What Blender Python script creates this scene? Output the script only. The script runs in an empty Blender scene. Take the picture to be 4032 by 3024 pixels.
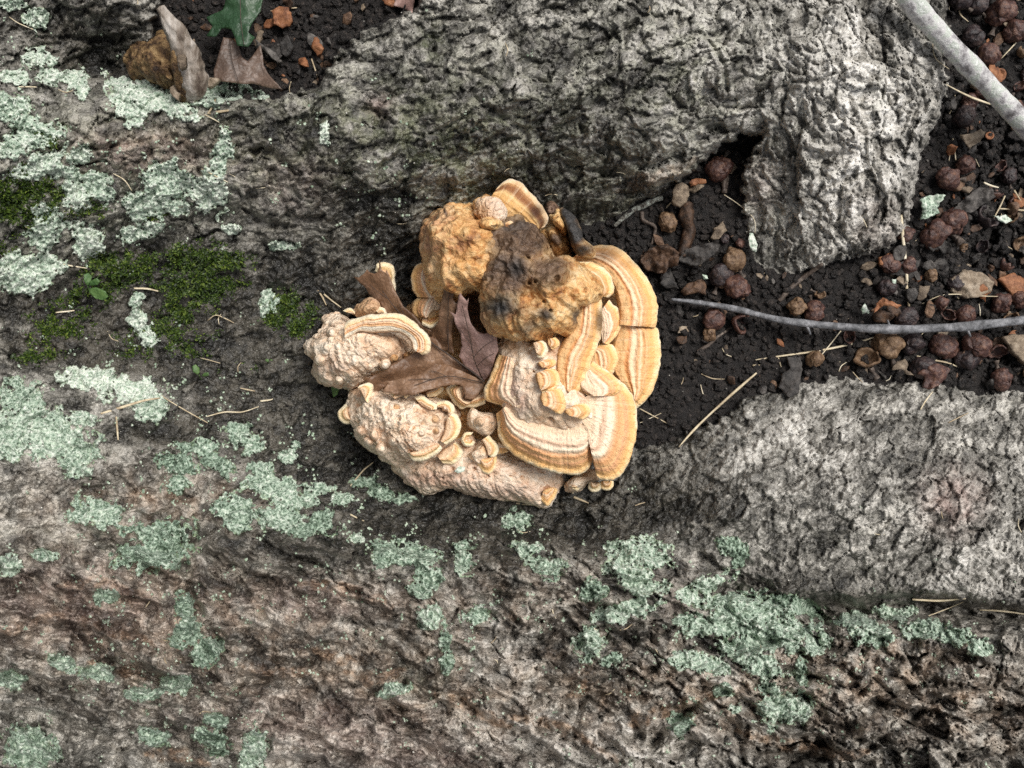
import bpy, bmesh, math, random
import numpy as np
from mathutils import Vector, Matrix
from mathutils.geometry import delaunay_2d_cdt

random.seed(7)
rng = np.random.default_rng(7)
SC = bpy.context.scene
COL = SC.collection

# ------------------------------------------------------------------ camera
D = 0.45                      # camera height above the soil, metres
S = 0.52 / 1024.0             # metres per reference unit on the soil plane
cam_d = bpy.data.cameras.new('camera')
cam = bpy.data.objects.new('camera', cam_d)
COL.objects.link(cam)
cam.location = (0, 0, D)
cam.rotation_euler = (0, 0, 0)
cam_d.sensor_width = 36
cam_d.lens = 18.0 * D / 0.26
cam_d.clip_start = 0.01
cam_d.clip_end = 200
cam_d.dof.use_dof = True
cam_d.dof.focus_distance = D - 0.035
cam_d.dof.aperture_fstop = 22.0
SC.camera = cam

# ------------------------------------------------------------------ world and sun
SUN_EL, SUN_AZ = math.radians(58), math.radians(40)      # azimuth measured from +X towards +Y
w = bpy.data.worlds.new('World'); SC.world = w; w.use_nodes = True
nt = w.node_tree; nt.nodes.clear()
out = nt.nodes.new('ShaderNodeOutputWorld'); bg = nt.nodes.new('ShaderNodeBackground')
sky = nt.nodes.new('ShaderNodeTexSky'); sky.sky_type = 'NISHITA'; sky.sun_disc = False
sky.sun_elevation = SUN_EL; sky.sun_rotation = math.radians(90) - SUN_AZ
sky.air_density = 1.0; sky.dust_density = 4.0; sky.ozone_density = 1.0
hs = nt.nodes.new('ShaderNodeHueSaturation'); hs.inputs['Saturation'].default_value = 0.25   # an overcast, grey sky
nt.links.new(sky.outputs[0], hs.inputs['Color']); nt.links.new(hs.outputs[0], bg.inputs[0])
bg.inputs[1].default_value = 0.06
nt.links.new(bg.outputs[0], out.inputs[0])
sun_d = bpy.data.lights.new('sun', 'SUN'); sun_d.energy = 1.5; sun_d.angle = math.radians(24); sun_d.color = (1, .965, .91)
sun = bpy.data.objects.new('sun', sun_d); COL.objects.link(sun)
sv = Vector((math.cos(SUN_EL) * math.cos(SUN_AZ), math.cos(SUN_EL) * math.sin(SUN_AZ), math.sin(SUN_EL)))
sun.rotation_euler = sv.to_track_quat('Z', 'Y').to_euler()
sun.location = (1, 1, 2)
SC.view_settings.view_transform = 'Standard'; SC.view_settings.look = 'None'
SC.view_settings.exposure = 1.0; SC.view_settings.gamma = 1.0
SC.render.engine = 'CYCLES'
SC.cycles.max_bounces = 4
SC.cycles.use_denoising = False
SC.cycles.denoiser = 'OPENIMAGEDENOISE'
SC.cycles.denoising_input_passes = 'RGB_ALBEDO_NORMAL'

# ------------------------------------------------------------------ numpy noise
def _hash(ix, iy, s):
    h = (ix.astype(np.int64) * 374761393 + iy.astype(np.int64) * 668265263 + s * 1274126177) & 0xffffffff
    h = ((h ^ (h >> 13)) * 1274126177) & 0xffffffff
    h = ((h ^ (h >> 16)) * 2246822519) & 0xffffffff
    return (h ^ (h >> 15)) & 0xffffffff
def _rnd(ix, iy, s): return _hash(ix, iy, s).astype(np.float32) / np.float32(4294967295.0)
def perlin(x, y, s=0):
    x0 = np.floor(x); y0 = np.floor(y); fx = (x - x0).astype(np.float32); fy = (y - y0).astype(np.float32)
    ix = x0.astype(np.int64); iy = y0.astype(np.int64)
    u = fx * fx * fx * (fx * (fx * 6 - 15) + 10); v = fy * fy * fy * (fy * (fy * 6 - 15) + 10)
    def g(dx, dy):
        a = _rnd(ix + dx, iy + dy, s) * np.float32(6.2831853)
        return np.cos(a) * (fx - dx) + np.sin(a) * (fy - dy)
    n0 = g(0, 0); n0 = n0 + u * (g(1, 0) - n0)
    n1 = g(0, 1); n1 = n1 + u * (g(1, 1) - n1)
    return (n0 + v * (n1 - n0)) * 1.4
def fbm(x, y, s=0, o=4, gain=.5):
    t = np.zeros(np.shape(x), np.float32); a = 1.0; f = 1.0
    for k in range(o):
        t += a * perlin(x * f + 13.7 * k, y * f - 7.1 * k, s + k); a *= gain; f *= 2.03
    return t
def ridged(x, y, s=0, o=4, gain=.5):
    t = np.zeros(np.shape(x), np.float32); a = 1.0; f = 1.0
    for k in range(o):
        t += a * (1 - 2 * np.abs(perlin(x * f + 3.1 * k, y * f + 9.4 * k, s + k))); a *= gain; f *= 2.05
    return t
def worley(x, y, s=0):
    """F1, F2, cell random, tilted-flake value"""
    ix = np.floor(x).astype(np.int64); iy = np.floor(y).astype(np.int64)
    f1 = np.full(x.shape, 9.0, np.float32); f2 = f1.copy(); cr = np.zeros(x.shape, np.float32); tl = cr.copy()
    for dx in (-1, 0, 1):
        for dy in (-1, 0, 1):
            cx, cy = ix + dx, iy + dy
            px = (cx + _rnd(cx, cy, s + 1) - x).astype(np.float32); py = (cy + _rnd(cx, cy, s + 2) - y).astype(np.float32)
            d = np.sqrt(px * px + py * py)
            r = _rnd(cx, cy, s + 3); a = _rnd(cx, cy, s + 4) * np.float32(6.2831853)
            t = -(np.cos(a) * px + np.sin(a) * py)
            near = d < f1
            f2 = np.where(near, f1, np.minimum(f2, d))
            cr = np.where(near, r, cr); tl = np.where(near, t, tl)
            f1 = np.where(near, d, f1)
    return f1, f2, cr, tl
def sstep(a, b, x):
    t = np.clip((x - a) / (b - a), 0, 1); return t * t * (3 - 2 * t)

# ------------------------------------------------------------------ where things stand
def Q(x, y): return (x * .46293, y * .46293)
def FR(sc, ox, oy):
    return lambda pts: [((p[0] * sc + ox, p[1] * sc + oy) + tuple(p[2:])) for p in pts]
qF = FR(.21427, 292.06, 165.08); qB = FR(.09185, 406.35, 172.70); qC = FR(.12247, 469.84, 304.76)
qD = FR(.09185, 299.68, 253.97); qE = FR(.09185, 330.16, 375.87); qG = FR(.09185, 558.73, 152.38)
qH = FR(.09188, 863.49, 0); qI = FR(.09188, 863.49, 126.98); qJ = FR(.09185, 838.10, 253.97)
qK = FR(.155, 0, 0); qL = FR(.155, 0, 253.97); qM = FR(.15523, 680.63, 0); qN = FR(.18737, 609.52, 253.97)
qO = FR(.23147, 0, 510.48); qP = FR(.23147, 512, 510.48); qQ = FR(.46293, 0, 0)

def at(px, py, z):
    """reference unit + height -> place in the scene (numpy friendly)"""
    k = (D - z) / D * S
    return (px - 512) * k, (384 - py) * k, z

# ------------------------------------------------------------------ objects
def tag(o, label=None, cat=None, group=None, kind=None):
    if label: o['label'] = label
    if cat: o['category'] = cat
    if group: o['group'] = group
    if kind: o['kind'] = kind
    return o
def link(o, parent=None):
    COL.objects.link(o)
    if parent is not None:
        o.parent = parent
        o.matrix_parent_inverse = Matrix.Translation(-Vector(parent.location))
    return o
def empty(name, loc):
    o = bpy.data.objects.new(name, None); o.location = loc; o.empty_display_size = .01
    COL.objects.link(o); return o
def mesh_np(name, V, F, mat, parent=None, attrs=None, smooth=True):
    """V (n,3), F (m,3|4) numpy -> object"""
    me = bpy.data.meshes.new(name)
    V = np.ascontiguousarray(V, np.float32); F = np.ascontiguousarray(F, np.int32)
    n, k = F.shape
    me.vertices.add(len(V)); me.vertices.foreach_set('co', V.ravel())
    me.loops.add(n * k); me.loops.foreach_set('vertex_index', F.ravel())
    me.polygons.add(n); me.polygons.foreach_set('loop_start', np.arange(0, n * k, k, dtype=np.int32))
    try: me.polygons.foreach_set('loop_total', np.full(n, k, np.int32))
    except Exception: pass
    for nm, a in (attrs or {}).items():
        a = np.ascontiguousarray(a, np.float32)
        if a.ndim == 1:
            t = me.attributes.new(nm, 'FLOAT', 'POINT'); t.data.foreach_set('value', a)
        else:
            t = me.attributes.new(nm, 'FLOAT_VECTOR', 'POINT'); t.data.foreach_set('vector', a.ravel())
    me.update(calc_edges=True)
    me.polygons.foreach_set('use_smooth', np.full(n, smooth, bool))
    if mat: me.materials.append(mat)
    o = bpy.data.objects.new(name, me)
    return link(o, parent)
def grid_faces(nr, nc, wrap=False):
    c = nc if wrap else nc - 1
    i = np.arange(nr - 1)[:, None]; j = np.arange(c)[None, :]
    j1 = (j + 1) % nc
    return np.stack([i * nc + j + 0 * i, i * nc + j1 + 0 * i, (i + 1) * nc + j1, (i + 1) * nc + j + 0 * i], -1).reshape(-1, 4)

# ------------------------------------------------------------------ materials
def NT(name):
    m = bpy.data.materials.new(name); m.use_nodes = True
    t = m.node_tree; b = t.nodes['Principled BSDF']
    return m, t, b
class G:
    """small node-graph helper"""
    def __init__(s, t): s.t = t
    def n(s, k, **kw):
        o = s.t.nodes.new(k)
        for a, v in kw.items(): setattr(o, a, v)
        return o
    def l(s, a, b): s.t.links.new(a, b)
    def attr(s, name, vec=False):
        o = s.n('ShaderNodeAttribute', attribute_name=name); return o.outputs['Vector' if vec else 'Fac']
    def obj(s): return s.n('ShaderNodeTexCoord').outputs['Object']
    def geo(s): return s.n('ShaderNodeNewGeometry').outputs['Position']
    def rand(s): return s.n('ShaderNodeObjectInfo').outputs['Random']
    def noise(s, vec, scale, detail=4, rough=.55, dist=0, col=False):
        o = s.n('ShaderNodeTexNoise'); s.l(vec, o.inputs['Vector'])
        o.inputs['Scale'].default_value = scale; o.inputs['Detail'].default_value = detail
        o.inputs['Roughness'].default_value = rough; o.inputs['Distortion'].default_value = dist
        return o.outputs['Color' if col else 'Fac']
    def vor(s, vec, scale, feat='F1', out='Distance'):
        o = s.n('ShaderNodeTexVoronoi', feature=feat); s.l(vec, o.inputs['Vector']); o.inputs['Scale'].default_value = scale
        return o.outputs[out]
    def ramp(s, fac, stops, interp='LINEAR'):
        o = s.n('ShaderNodeValToRGB'); o.color_ramp.interpolation = interp
        e = o.color_ramp.elements
        while len(e) < len(stops): e.new(.5)
        for k, (p, c) in enumerate(stops):
            e[k].position = p; e[k].color = (c + (1,)) if len(c) == 3 else c
        s.l(fac, o.inputs[0]); return o.outputs['Color']
    def mix(s, f, a, b, mode='MIX'):
        o = s.n('ShaderNodeMix', data_type='RGBA', blend_type=mode)
        for v, k in ((f, 0), (a, 6), (b, 7)):
            if hasattr(v, 'is_linked'): s.l(v, o.inputs[k])
            elif k == 0: o.inputs[0].default_value = v
            else: o.inputs[k].default_value = tuple(v) + (1,)
        return o.outputs[2]
    def math(s, op, a, b=0.0, c=0.0, clamp=False):
        o = s.n('ShaderNodeMath', operation=op, use_clamp=clamp)
        for k, v in enumerate((a, b, c)):
            if hasattr(v, 'is_linked'): s.l(v, o.inputs[k])
            else: o.inputs[k].default_value = v
        return o.outputs[0]
    def step(s, x, lo, hi):
        o = s.n('ShaderNodeMapRange', interpolation_type='SMOOTHSTEP'); s.l(x, o.inputs[0])
        o.inputs[1].default_value = lo; o.inputs[2].default_value = hi; return o.outputs[0]
    def bump(s, h, dist, strength=1.0):
        o = s.n('ShaderNodeBump'); o.inputs['Distance'].default_value = dist; o.inputs['Strength'].default_value = strength
        s.l(h, o.inputs['Height']); return o.outputs[0]

def mat_bark(deg, stretch, name):
    m, t, b = NT(name); g = G(t); P = g.geo()
    # crisp overlapping flakes that follow the grain of this root
    mp = g.n('ShaderNodeMapping'); mp.inputs['Rotation'].default_value = (0, 0, math.radians(-deg)); g.l(P, mp.inputs[0])
    mq = g.n('ShaderNodeMapping'); mq.inputs['Scale'].default_value = (1, stretch, 1); g.l(mp.outputs[0], mq.inputs[0])
    dn = g.noise(P, 160, 2, .6, col=True)
    va = g.n('ShaderNodeVectorMath', operation='MULTIPLY_ADD'); g.l(dn, va.inputs[0]); va.inputs[1].default_value = (.012, .012, .004); g.l(mq.outputs[0], va.inputs[2])
    W = va.outputs[0]
    def cellh(scale):
        o = g.n('ShaderNodeTexVoronoi', feature='F1'); g.l(W, o.inputs['Vector']); o.inputs['Scale'].default_value = scale
        sx = g.n('ShaderNodeSeparateColor'); g.l(o.outputs['Color'], sx.inputs[0]); return sx.outputs[0], o.outputs['Distance'], sx.outputs[1]
    c1, d1, e1 = cellh(105); c2, d2, e2 = cellh(250)
    flk = g.math('ADD', g.math('MULTIPLY', e1, .5), g.math('MULTIPLY', e2, .5))
    tone = g.attr('tone'); brown = g.attr('brown'); green = g.attr('green'); dark = g.attr('dark'); fl = g.attr('flake'); pink = g.attr('pink')
    n1 = g.noise(P, 140, 4, .6); n2 = g.noise(P, 700, 3, .65)
    v = g.math('ADD', g.math('MULTIPLY', g.math('SUBTRACT', fl, .5), .75), g.math('MULTIPLY', g.math('SUBTRACT', n2, .5), .75))
    v = g.math('ADD', v, g.math('MULTIPLY', g.math('SUBTRACT', n1, .5), .95))
    v = g.math('ADD', v, g.math('MULTIPLY_ADD', g.math('SUBTRACT', flk, .5), .40, .46))
    base = g.ramp(v, [(.10, (.016, .015, .013)), (.32, (.070, .066, .057)), (.54, (.195, .183, .160)), (.80, (.50, .475, .425))])
    silver = g.ramp(v, [(.04, (.15, .140, .122)), (.32, (.42, .395, .35)), (.70, (.84, .81, .76))])
    c = g.mix(tone, base, silver)
    grn = g.ramp(v, [(.1, (.028, .034, .014)), (.5, (.105, .118, .058)), (.85, (.25, .26, .16))])
    c = g.mix(g.math('MULTIPLY', green, g.step(n1, .35, .65)), c, grn)
    brn = g.ramp(v, [(.08, (.045, .028, .018)), (.38, (.185, .118, .075)), (.78, (.50, .37, .265))])
    c = g.mix(brown, c, brn)
    c = g.mix(g.math('MULTIPLY', pink, .8), c, g.ramp(v, [(.08, (.14, .09, .075)), (.7, (.56, .43, .38))]))
    dk = g.ramp(v, [(.1, (.008, .0075, .006)), (.45, (.026, .0235, .0185)), (.8, (.095, .085, .068))])  # near-black tone for wet bark and the shade painted around the fungus
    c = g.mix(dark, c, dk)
    # pale mineral flecks
    fv = g.vor(P, 900); fk = g.math('MULTIPLY', g.math('LESS_THAN', fv, .16), g.step(n1, .5, .62))
    c = g.mix(g.math('MULTIPLY', fk, .7), c, (.5, .49, .44))
    g.l(c, b.inputs['Base Color'])
    rg = g.math('MULTIPLY_ADD', n2, .5, .20); g.l(rg, b.inputs['Roughness'])
    b.inputs['Specular IOR Level'].default_value = .6
    h = g.math('ADD', g.math('MULTIPLY', g.noise(P, 900, 2, .7), .55), g.math('MULTIPLY', g.vor(P, 420), .35))
    h = g.math('ADD', h, g.math('MULTIPLY_ADD', d1, -.9, g.math('MULTIPLY', c1, .9)))
    h = g.math('ADD', h, g.math('MULTIPLY_ADD', d2, -.5, g.math('MULTIPLY', c2, .55)))
    g.l(g.bump(h, .0015, 1.0), b.inputs['Normal'])
    return m
def mat_soil():
    m, t, b = NT('soil'); g = G(t); P = g.geo()
    n = g.noise(P, 260, 6, .65)
    c = g.ramp(n, [(.25, (.006, .005, .005)), (.5, (.017, .014, .013)), (.75, (.045, .036, .031))])
    g.l(c, b.inputs['Base Color']); b.inputs['Roughness'].default_value = .6
    g.l(g.bump(g.noise(P, 520, 6, .7), .0030, 1), b.inputs['Normal'])
    return m
def mat_simple(name, stops, scale=300, rough=.6, bump=.0004, bscale=900, spec=.4, objspace=False, rnd=0.0, detail=5, stretch=None):
    m, t, b = NT(name); g = G(t); P = g.obj() if objspace else g.geo()
    if stretch:
        mp = g.n('ShaderNodeMapping'); mp.inputs['Scale'].default_value = stretch; g.l(P, mp.inputs[0]); P = mp.outputs[0]
    v = g.noise(P, scale, detail, .6)
    if rnd: v = g.math('ADD', v, g.math('MULTIPLY', g.math('SUBTRACT', g.rand(), .5), rnd))
    g.l(g.ramp(v, stops), b.inputs['Base Color'])
    b.inputs['Roughness'].default_value = rough; b.inputs['Specular IOR Level'].default_value = spec
    if bump: g.l(g.bump(g.noise(P, bscale, 5, .65), bump, 1), b.inputs['Normal'])
    return m
def mat_lichen():
    m, t, b = NT('lichen'); g = G(t); P = g.geo()
    e = g.attr('edge'); n = g.noise(P, 380, 5, .6); vv = g.vor(P, 620)
    v = g.math('ADD', g.math('MULTIPLY', n, .7), g.math('MULTIPLY', vv, .5))
    v = g.math('ADD', g.math('MULTIPLY', g.math('SUBTRACT', v, .55), 1.5), g.math('MULTIPLY_ADD', g.math('SUBTRACT', g.rand(), .5), .22, .5))
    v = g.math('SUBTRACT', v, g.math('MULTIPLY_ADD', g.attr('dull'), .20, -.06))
    c = g.ramp(v, [(.14, (.09, .13, .09)), (.38, (.27, .36, .275)), (.60, (.49, .58, .475)), (.88, (.74, .785, .695))])
    c = g.mix(g.math('MULTIPLY', g.step(e, .55, 1.0), .6), c, (.36, .47, .25))
    sp = g.math('MULTIPLY', g.math('LESS_THAN', g.vor(P, 300), .14), .8)
    c = g.mix(sp, c, (.07, .085, .06))
    g.l(c, b.inputs['Base Color']); b.inputs['Roughness'].default_value = .8; b.inputs['Specular IOR Level'].default_value = .2
    g.l(g.bump(g.math('ADD', g.noise(P, 1000, 4, .7), vv), .0008, .9), b.inputs['Normal'])
    return m
def mat_moss():
    m, t, b = NT('moss'); g = G(t); P = g.geo(); a = g.attr('shade')
    v = g.math('ADD', g.math('MULTIPLY', a, .6), g.math('MULTIPLY', g.noise(P, 90, 4), .5))
    c = g.ramp(v, [(.2, (.007, .014, .003)), (.5, (.024, .050, .004)), (.72, (.058, .098, .009)), (.95, (.17, .22, .035))])
    g.l(c, b.inputs['Base Color']); b.inputs['Roughness'].default_value = .55
    return m
def mat_cap(kind):
    """zoned bracket: band 0 = where it is attached, 1 = the rim, 1..2 = pale underside"""
    m, t, b = NT('fungus_' + kind); g = G(t); P = g.geo()
    bd = g.attr('band'); uv = g.attr('cuv', True)
    mp = g.n('ShaderNodeMapping'); mp.inputs['Scale'].default_value = (1, .06, 1); g.l(uv, mp.inputs[0])
    streak = g.noise(mp.outputs[0], 2.2, 4, .6)
    mp2 = g.n('ShaderNodeMapping'); mp2.inputs['Scale'].default_value = (.18, 2.5, 1); g.l(uv, mp2.inputs[0])
    ring = g.noise(mp2.outputs[0], 2.6, 5, .6)
    n = g.noise(P, 110, 5, .55); nf = g.noise(P, 600, 4, .6)
    x = g.math('ADD', bd, g.math('MULTIPLY', g.math('SUBTRACT', n, .5), .10))
    x = g.math('ADD', x, g.math('MULTIPLY', g.math('SUBTRACT', ring, .5), .12))
    cream = (.86, .63, .41); pale = (.89, .71, .53); org = (.76, .34, .125); tan = (.66, .30, .14); pink = (.66, .37, .24); gold = (.87, .49, .19); rim = (.91, .61, .30)
    if kind == 'orange':
        st = [(0, (.60, .32, .13)), (.2, (.80, .53, .26)), (.32, org), (.42, cream), (.5, (.86, .66, .44)), (.565, (.72, .37, .16)), (.63, cream), (.70, (.74, .40, .17)), (.77, (.80, .47, .22)), (.85, (.80, .42, .15)), (.92, gold), (.985, rim), (1.0, (.92, .76, .5))]
    elif kind == 'pale':
        st = [(0, (.74, .55, .38)), (.25, (.82, .63, .44)), (.38, pale), (.47, (.72, .47, .32)), (.54, pale), (.61, (.88, .73, .54)), (.67, (.78, .46, .26)), (.73, (.76, .38, .17)), (.79, (.84, .50, .24)), (.85, (.76, .39, .20)), (.90, (.84, .47, .20)), (.95, gold), (.985, rim), (1.0, (.92, .78, .55))]
    elif kind == 'cream':
        st = [(0, (.58, .36, .21)), (.2, (.74, .52, .34)), (.4, (.84, .64, .43)), (.55, (.76, .50, .29)), (.66, (.70, .40, .22)), (.78, (.84, .55, .25)), (.92, (.88, .63, .32)), (.98, (.90, .76, .52)), (1.0, (.90, .80, .6))]
    elif kind == 'peach':
        st = [(0, (.74, .52, .34)), (.15, (.90, .78, .60)), (.33, (.92, .82, .66)), (.40, (.80, .47, .24)), (.55, (.78, .42, .21)), (.64, (.88, .64, .44)), (.80, (.88, .62, .42)), (.88, (.84, .50, .24)), (.96, (.90, .68, .40)), (1.0, (.93, .82, .62))]
    elif kind == 'tan':
        st = [(0, (.42, .25, .14)), (.25, (.56, .36, .22)), (.45, (.64, .46, .33)), (.6, (.50, .31, .22)), (.75, (.68, .50, .37)), (.88, (.58, .40, .29)), (.97, (.74, .60, .48)), (1.0, (.82, .7, .55))]
    else:  # brown
        st = [(0, (.40, .22, .09)), (.25, (.66, .42, .18)), (.45, (.60, .34, .12)), (.6, (.72, .47, .21)), (.72, (.28, .11, .04)), (.84, (.30, .13, .055)), (.92, (.50, .26, .11)), (.97, (.74, .52, .3)), (1.0, (.88, .77, .6))]
    c = g.ramp(x, st)
    und = g.step(bd, 1.02, 1.1)
    c = g.mix(und, c, (.84, .74, .58))
    c = g.mix(g.math('MULTIPLY', g.step(streak, .54, .72), .28), c, (.90, .72, .50))
    c = g.mix(g.math('MULTIPLY', g.step(nf, .55, .75), .22), c, (.66, .36, .19))
    c = g.mix(g.math('MULTIPLY', g.attr('stain'), .92), c, (.055, .022, .012))
    c = g.mix(g.attr('black'), c, (.018, .016, .016))
    sp = g.math('LESS_THAN', g.vor(P, 190), .055)
    c = g.mix(g.math('MULTIPLY', sp, .85), c, (.05, .025, .015))
    g.l(c, b.inputs['Base Color'])
    b.inputs['Roughness'].default_value = .52; b.inputs['Specular IOR Level'].default_value = .35
    h = g.math('ADD', nf, g.math('MULTIPLY', streak, .8))
    g.l(g.bump(h, .0011, .9), b.inputs['Normal'])
    return m
def mat_mass(kind):
    m, t, b = NT('fungus_mass_' + kind); g = G(t); P = g.geo()
    n = g.noise(P, 90, 6, .6); nf = g.noise(P, 420, 4, .6); n2 = g.noise(P, 38, 4)
    h = g.attr('knob')
    v = g.math('ADD', g.math('MULTIPLY', g.math('SUBTRACT', n, .5), 1.1), g.math('MULTIPLY_ADD', g.math('SUBTRACT', nf, .5), .7, .52))
    if kind == 'brown':
        c = g.ramp(v, [(.28, (.23, .088, .030)), (.42, (.54, .245, .078)), (.54, (.74, .43, .17)), (.74, (.87, .65, .38))])
        c = g.mix(g.math('MULTIPLY', g.step(n2, .50, .66), .55), c, (.44, .25, .155))
    else:
        c = g.ramp(v, [(.24, (.60, .36, .22)), (.42, (.78, .56, .39)), (.56, (.86, .68, .51)), (.76, (.92, .81, .67))])
        c = g.mix(g.math('MULTIPLY', g.step(n2, .52, .66), .42), c, (.74, .47, .29))
    c = g.mix(g.math('MULTIPLY', g.step(h, .55, 1.1), .35), c, (.92, .81, .67) if kind == 'pale' else (.80, .56, .28))
    c = g.mix(g.math('MULTIPLY', g.attr('pinkish'), .75), c, (.46, .28, .22))
    c = g.mix(g.math('MULTIPLY', g.attr('tan'), .85), c, g.ramp(v, [(.25, (.33, .14, .045)), (.6, (.60, .31, .10)), (.85, (.74, .50, .24))]))
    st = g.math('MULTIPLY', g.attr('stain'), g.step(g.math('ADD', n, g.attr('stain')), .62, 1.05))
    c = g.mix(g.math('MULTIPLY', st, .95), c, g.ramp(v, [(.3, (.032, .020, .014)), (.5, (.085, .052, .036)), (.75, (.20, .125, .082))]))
    c = g.mix(g.attr('black'), c, g.ramp(nf, [(.3, (.020, .019, .019)), (.7, (.075, .071, .069))]))
    sp = g.math('LESS_THAN', g.vor(P, 230), .06)
    c = g.mix(g.math('MULTIPLY', sp, .8), c, (.05, .028, .02))
    g.l(c, b.inputs['Base Color'])
    g.l(g.math('MULTIPLY_ADD', g.attr('black'), .2, .38 if kind == 'brown' else .46), b.inputs['Roughness']); b.inputs['Specular IOR Level'].default_value = .4
    g.l(g.bump(g.math('ADD', g.noise(P, 330, 5, .6), g.math('MULTIPLY', g.vor(P, 300), .6)), .0020, 1.0), b.inputs['Normal'])
    return m
def mat_leaf(name, cols, rough=.5):
    m, t, b = NT(name); g = G(t); P = g.geo()
    n = g.noise(P, 55, 6, .6, .4); nf = g.noise(P, 600, 3)
    vein = g.vor(P, 420, 'DISTANCE_TO_EDGE')
    c = g.ramp(g.math('ADD', g.math('MULTIPLY', n, .8), g.math('MULTIPLY', nf, .2)), cols)
    c = g.mix(g.math('MULTIPLY', g.math('LESS_THAN', vein, .05), .35), c, tuple(x * .55 for x in cols[1][1]))
    g.l(c, b.inputs['Base Color']); b.inputs['Roughness'].default_value = rough
    g.l(g.bump(g.math('ADD', nf, g.math('MULTIPLY', vein, 1.2)), .0004, .7), b.inputs['Normal'])
    return m

M_BARK = mat_bark(30, 1.7, 'bark_upper'); M_BARK_LOW = mat_bark(-16, 2.4, 'bark_lower'); M_BARK_SIL = mat_bark(38, 2.3, 'bark_silver'); M_SOIL = mat_soil(); M_LICH = mat_lichen(); M_MOSS = mat_moss()
M_CAP = {k: mat_cap(k) for k in ('orange', 'pale', 'cream', 'brown', 'tan', 'peach')}
M_MASS = {k: mat_mass(k) for k in ('brown', 'pale')}
M_LEAF_B = mat_leaf('dead_leaf', [(.28, (.055, .030, .017)), (.46, (.17, .090, .048)), (.62, (.30, .18, .11)), (.85, (.42, .29, .21))])
M_LEAF_D = mat_leaf('dull_leaf', [(.28, (.035, .022, .016)), (.46, (.10, .064, .046)), (.62, (.19, .13, .10)), (.85, (.30, .22, .17))])
M_LEAF_P = mat_leaf('dead_leaf_pinkish', [(.28, (.20, .11, .09)), (.46, (.34, .21, .18)), (.62, (.45, .30, .26)), (.85, (.55, .42, .38))])
M_LEAF_G = mat_leaf('green_leaf', [(.3, (.012, .036, .014)), (.5, (.022, .060, .024)), (.66, (.050, .088, .042)), (.85, (.13, .10, .05))], .45)
M_RIB = mat_simple('leaf_rib', [(.3, (.03, .022, .018)), (.7, (.09, .06, .045))], 400)
M_SEED = mat_simple('seedling_green', [(.3, (.045, .105, .03)), (.7, (.12, .20, .06))], 200, .4)
M_ACORN = {
    'red': mat_simple('acorn_reddish', [(.25, (.022, .010, .009)), (.5, (.075, .034, .027)), (.75, (.22, .115, .075))], 420, .45, .0007, 700, .5),
    'dark': mat_simple('acorn_dark', [(.25, (.010, .008, .010)), (.5, (.032, .022, .023)), (.75, (.10, .065, .055))], 420, .42, .0007, 700, .5),
    'tan': mat_simple('acorn_tan', [(.25, (.045, .024, .013)), (.5, (.15, .090, .050)), (.75, (.34, .23, .14))], 420, .5, .0007, 700, .4),
}
M_STALK = mat_simple('stalk_wood', [(.3, (.03, .022, .018)), (.55, (.10, .075, .06)), (.8, (.26, .22, .18))], 600)
M_STRAW = mat_simple('dry_straw', [(.3, (.36, .28, .18)), (.55, (.60, .51, .35)), (.8, (.78, .71, .56))], 250, .55, .0002, 900, .3, rnd=.35)
M_GREYSTICK = mat_simple('grey_stick', [(.3, (.045, .046, .05)), (.5, (.16, .162, .172)), (.75, (.38, .38, .40))], 260, .55, .0006, 800)
M_PALESTICK = mat_simple('pale_stick', [(.30, (.13, .12, .12)), (.40, (.36, .345, .35)), (.50, (.60, .59, .58)), (.58, (.46, .50, .44)), (.70, (.80, .80, .79))], 170, .6, .0008, 500)
M_CHIP = {
    'brown': mat_simple('chip_brown', [(.3, (.025, .014, .009)), (.55, (.10, .055, .032)), (.8, (.26, .16, .10))], 300, .55, .0008, 700, rnd=.3),
    'grey': mat_simple('chip_grey', [(.3, (.02, .018, .017)), (.55, (.065, .058, .053)), (.8, (.17, .155, .14))], 300, .6, .0008, 700, rnd=.3),
    'tan': mat_simple('chip_tan', [(.3, (.09, .065, .045)), (.55, (.24, .185, .13)), (.8, (.42, .35, .27))], 300, .65, .001, 600, rnd=.25),
    'orange': mat_simple('chip_orange', [(.3, (.10, .035, .015)), (.55, (.28, .115, .05)), (.8, (.45, .24, .13))], 300, .6, .0006, 700),
}
M_CRUMB = mat_simple('soil_crumb', [(.3, (.006, .005, .005)), (.46, (.015, .012, .011)), (.60, (.040, .032, .028)), (.75, (.11, .085, .07))], 420, .5, .0030, 560, .5)
M_WOOD = mat_simple('stub_wood', [(.32, (.05, .032, .022)), (.44, (.17, .135, .105)), (.56, (.34, .30, .26)), (.75, (.62, .58, .54))], 190, .6, .001, 500, stretch=(1, .25, 1))
M_WOOD2 = mat_simple('stub_heartwood', [(.34, (.022, .010, .005)), (.46, (.085, .045, .018)), (.56, (.20, .12, .05)), (.72, (.40, .28, .14))], 210, .55, .003, 330)
M_LTWIG = mat_simple('lichen_twig', [(.32, (.03, .025, .02)), (.45, (.16, .15, .13)), (.55, (.36, .38, .34)), (.7, (.55, .60, .54))], 420, .7, .002, 600)
M_FLECK = mat_simple('pale_fleck', [(.3, (.45, .42, .36)), (.7, (.72, .70, .64))], 200, .7)
M_TRUNK = mat_simple('far_bark', [(.3, (.03, .028, .024)), (.55, (.12, .112, .1)), (.8, (.26, .25, .23))], 40, .8, .006, 60)

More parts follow.
